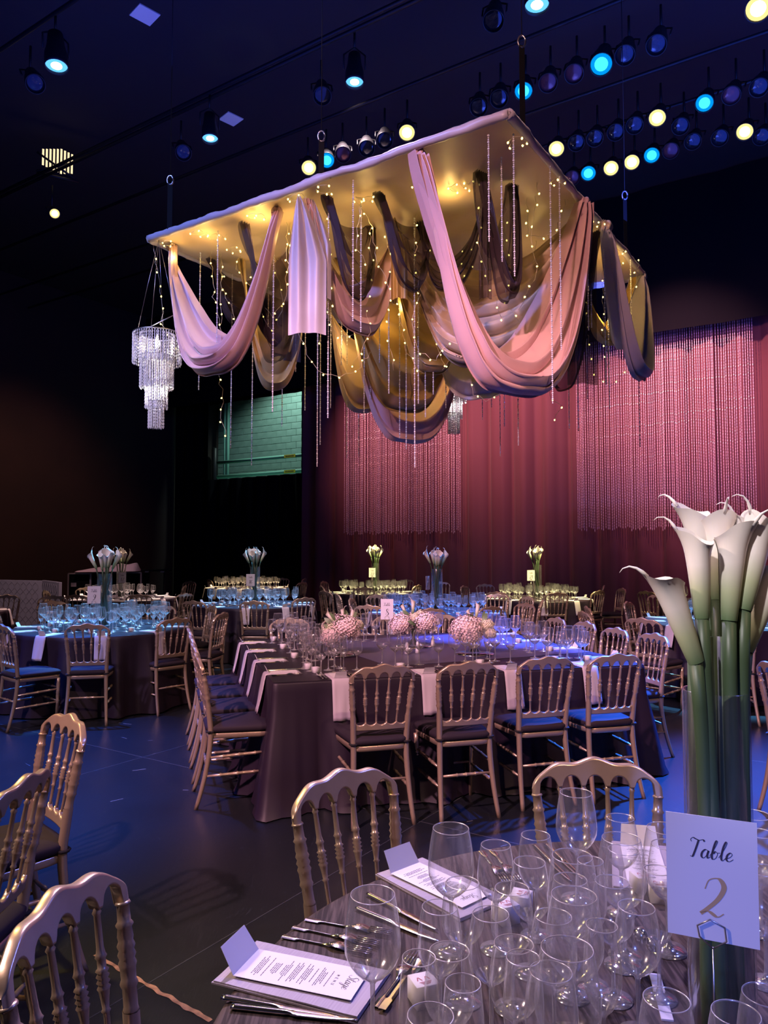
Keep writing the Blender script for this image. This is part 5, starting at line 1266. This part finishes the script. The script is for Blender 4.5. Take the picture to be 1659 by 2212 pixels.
for px, py, k, l in LN:
    lantern(px, py, k, l, sc=1.15 if (px, py) in ((122, 140), (1299, 138), (1638, 18), (1160, 8)) else (.75 if px == 118 else 1.0), target=None if k == 'blue' else (0, 3.0, 0))
UN = [(1350, 118, 'off', 'right of the largest cyan lantern'), (1418, 96, 'off', 'second right of the largest cyan lantern'), (1078, 212, 'off', 'left of the strap above the canopy peak'), (1034, 231, 'off', 'second left of the strap above the canopy peak'), (1240, 158, 'red', 'left of the largest cyan lantern, reddish'), (1184, 178, 'red', 'right of the canopy peak strap, reddish'), (1580, 205, 'red', 'right of the far right cyan lantern, reddish'),
 (1245, 308, 'off', 'first right of the warm lantern by the canopy peak'), (1285, 298, 'off', 'second right of the warm lantern by the canopy peak'), (1330, 285, 'off', 'third right of the warm lantern by the canopy peak'), (1371, 270, 'off', 'left of the warm lantern in the middle right row'), (1470, 272, 'off', 'right of the warm lantern in the middle right row'), (1497, 305, 'off', 'in the lowest right row, third from its right end'), (1555, 297, 'off', 'left of the warm lantern near the right edge'),
 (1640, 188, 'off', 'at the right edge, upper'), (1645, 295, 'off', 'at the right edge, lower'), (1236, 384, 'red', 'at the left end of the lowest right row, reddish'), (1449, 325, 'red', 'right of the last cyan lantern of the lowest row'), (741, 333, 'red', 'first right of the small left cyan lantern'), (792, 320, 'off', 'second right of the small left cyan lantern'), (831, 303, 'off', 'left of the warm lantern over the canopy edge'),
 (696, 206, 'off', 'left of the blue-white lantern at upper centre'), (396, 329, 'off', 'left of the blue-white lantern over the canopy corner'), (76, 180, 'off', 'left of the upper left blue-white lantern'), (1066, 44, 'off', 'left of the topmost blue-white lantern')]
for px, py, k, l in UN:
    lantern(px, py, k, 'unlit stage lantern '+l, grp='unlit lanterns in the grid', target=(0, 3.0, 0))
# pipes of the grid, parallel to the curtain
for i, (px, py) in enumerate(((879, 286), (1202, 321), (1320, 363), (766, 175), (454, 297), (1160, 8), (122, 140))):
    p = on_z(px, py, ZG)+Vector((0, 0, .62)); n_ = p.dot(NV)
    tag(MB().tube([room(-17.5, n_, p.z), room(8, n_, p.z)], .024, 8).build('grid_pipe', M['black']), 'black overhead lighting pipe '+('over the warm lantern at the canopy edge', 'over the middle right lantern row', 'over the lowest right lantern row', 'over the upper centre blue-white lantern', 'over the blue-white lantern above the canopy corner', 'over the topmost blue-white lantern', 'over the upper left blue-white lantern')[i], 'pipe', 'overhead grid pipes')
M['plate'] = mat('grey_plate', (.42, .42, .46), .5)
for px, py, l in ((313, 32, 'grey square plate high at the upper left'), (499, 257, 'grey square plate above the canopy left edge')):
    p = on_z(px, py, ZG+.4); o = MB().box((0, 0, 0), (.24, .24, .012), R(45)).build('grid_plate', M['plate'], smooth=False); o.location = p; tag(o, l, 'plate')
    spot('spot_plate', p+Vector((0, -.3, -1.2)), p, 6, (.8, .85, 1), 30)
# gallery at the left with lit slats
g = at_y(125, 345, 12.0)
t = empty('gallery_window', g, R(30), 'warm lit slatted opening behind bars at the upper left', 'window')
for k in range(9):
    MB().box((-.22+k*.055, .03, -.0), (.03, .01, .42-.03*abs(k-5))).build('lit_slat', emit('gallery_light', (1.0, .78, .45), 1.1) if k == 0 else bpy.data.materials['gallery_light'], t, False)
MB().tube([(-.32, -.05, -.30), (.30, -.05, .02)], .018, 6).tube([(-.32, -.05, .02), (.30, -.05, -.3)], .018, 6).tube([(-.32, -.05, -.32), (.32, -.05, -.32)], .02, 6).build('brace', M['black'], t)

# ------------------------------------------------------------------ far left: bar panels and cases
M['quilt'] = mat('white_panel', (.62, .56, .60), .6)
M['line'] = mat('grey_groove', (.34, .30, .33), .6)
def panel(a_, b_, h, lab):
    d = b_-a_; c = (a_+b_)/2; t = empty('bar_panel', (c.x, c.y, 0), math.atan2(d.y, d.x), lab, 'bar')
    MB().box((0, 0, h/2), (d.length, .05, h), 0, .004).build('board', M['quilt'], t, False)
    mb = MB(); n = int(d.length/.16)
    for k in range(n):
        for j in range(5):
            x = -d.length/2+.08+k*.16; z = .12+j*.18
            for s1, s2 in ((-1, 1), (1, 1)):
                mb.tube([(x+s1*.0, -.027, z-.08), (x+s1*.07, -.027, z-.02), (x+s1*.07, -.027, z+.04), (x, -.027, z+.10)], .004, 4)
    mb.build('raised_pattern', M['line'], t, False)
pa, pb, pc_ = at_y(-30, 1340, 15.2), at_y(92, 1340, 14.6), at_y(129, 1340, 13.6)
for v_ in (pa, pb, pc_): v_.z = 0
panel(pa, pb, .98, 'white patterned bar panel at the far left, long side')
panel(pb, pc_, .99, 'white patterned bar panel end face at the far left')
spot('spot_bar', at_y(40, 700, 11.5), at_y(80, 1300, 14.5), 260, (.9, .62, .72), 30)
def case(px0, px1, ytop, dy, h, lab):
    a_, b_ = at_y(px0, ytop, dy), at_y(px1, ytop, dy); zt = a_.z; c = (a_+b_)/2; W_ = (b_-a_).length
    t = empty('flight_case', (c.x, c.y, 0), 0, lab, 'case')
    MB().box((0, .3, zt/2), (W_-.03, .6, zt-.04), 0, .004).build('box', M['drape'], t, False)
    mb = MB()
    for x in (-W_/2, W_/2): mb.box((x, 0, zt/2), (.03, .03, zt))
    mb.box((0, 0, zt), (W_, .03, .03)).box((0, 0, zt*.5), (W_, .025, .02))
    mb.build('edging', M['plate'], t, False)
    MB().box((-W_*.25, -.01, zt*.75), (.12, .02, .09)).build('latch', M['plate'], t, False)
case(148, 196, 1239, 17.4, 1, 'left black flight case with metal edges at the rear left')
case(198, 305, 1237, 17.6, 1, 'right black flight case with metal edges under pink cloth')
mb = MB(); a_, b_ = at_y(160, 1238, 17.3), at_y(292, 1236, 17.3)
def pcl(u, v):
    p = a_.lerp(b_, u); h = .05+.20*(u if u < .7 else .7+.3*(u-.7))*abs(math.sin(PI*v))*(1+.3*noise.noise(Vector((u*7, v*3, 1))))
    if u < .02 or u > .98 or v in (0, 1): h = .02
    return Vector((p.x, p.y+v*.5, p.z+h))
mb.grid(pcl, 30, 10); tag(mb.build('folded_cloth', M['napkin']), 'pink lit heap of cloth on the flight case', 'cloth')
spot('spot_cloth', at_y(230, 600, 14.5), at_y(230, 1235, 17.4), 420, (1.0, .55, .60), 14)
for px, l in ((322, 'left'), (355, 'right')):
    p = at_y(px, 1232, 17.8); t = empty('case_lid', p, 0, f'dark equipment lid on stand behind the tables, {l} one', 'equipment')
    MB().box((0, 0, 0), (.30, .3, .05), 0, .01).build('lid', M['black'], t, False)
    MB().box((0, -.16, -.03), (.09, .01, .03)).build('catch', M['plate'], t, False)
    MB().tube([(0, 0, -.02), (0, 0, -p.z)], .02, 6).build('post', M['black'], t)
print('objects', len(bpy.data.objects))
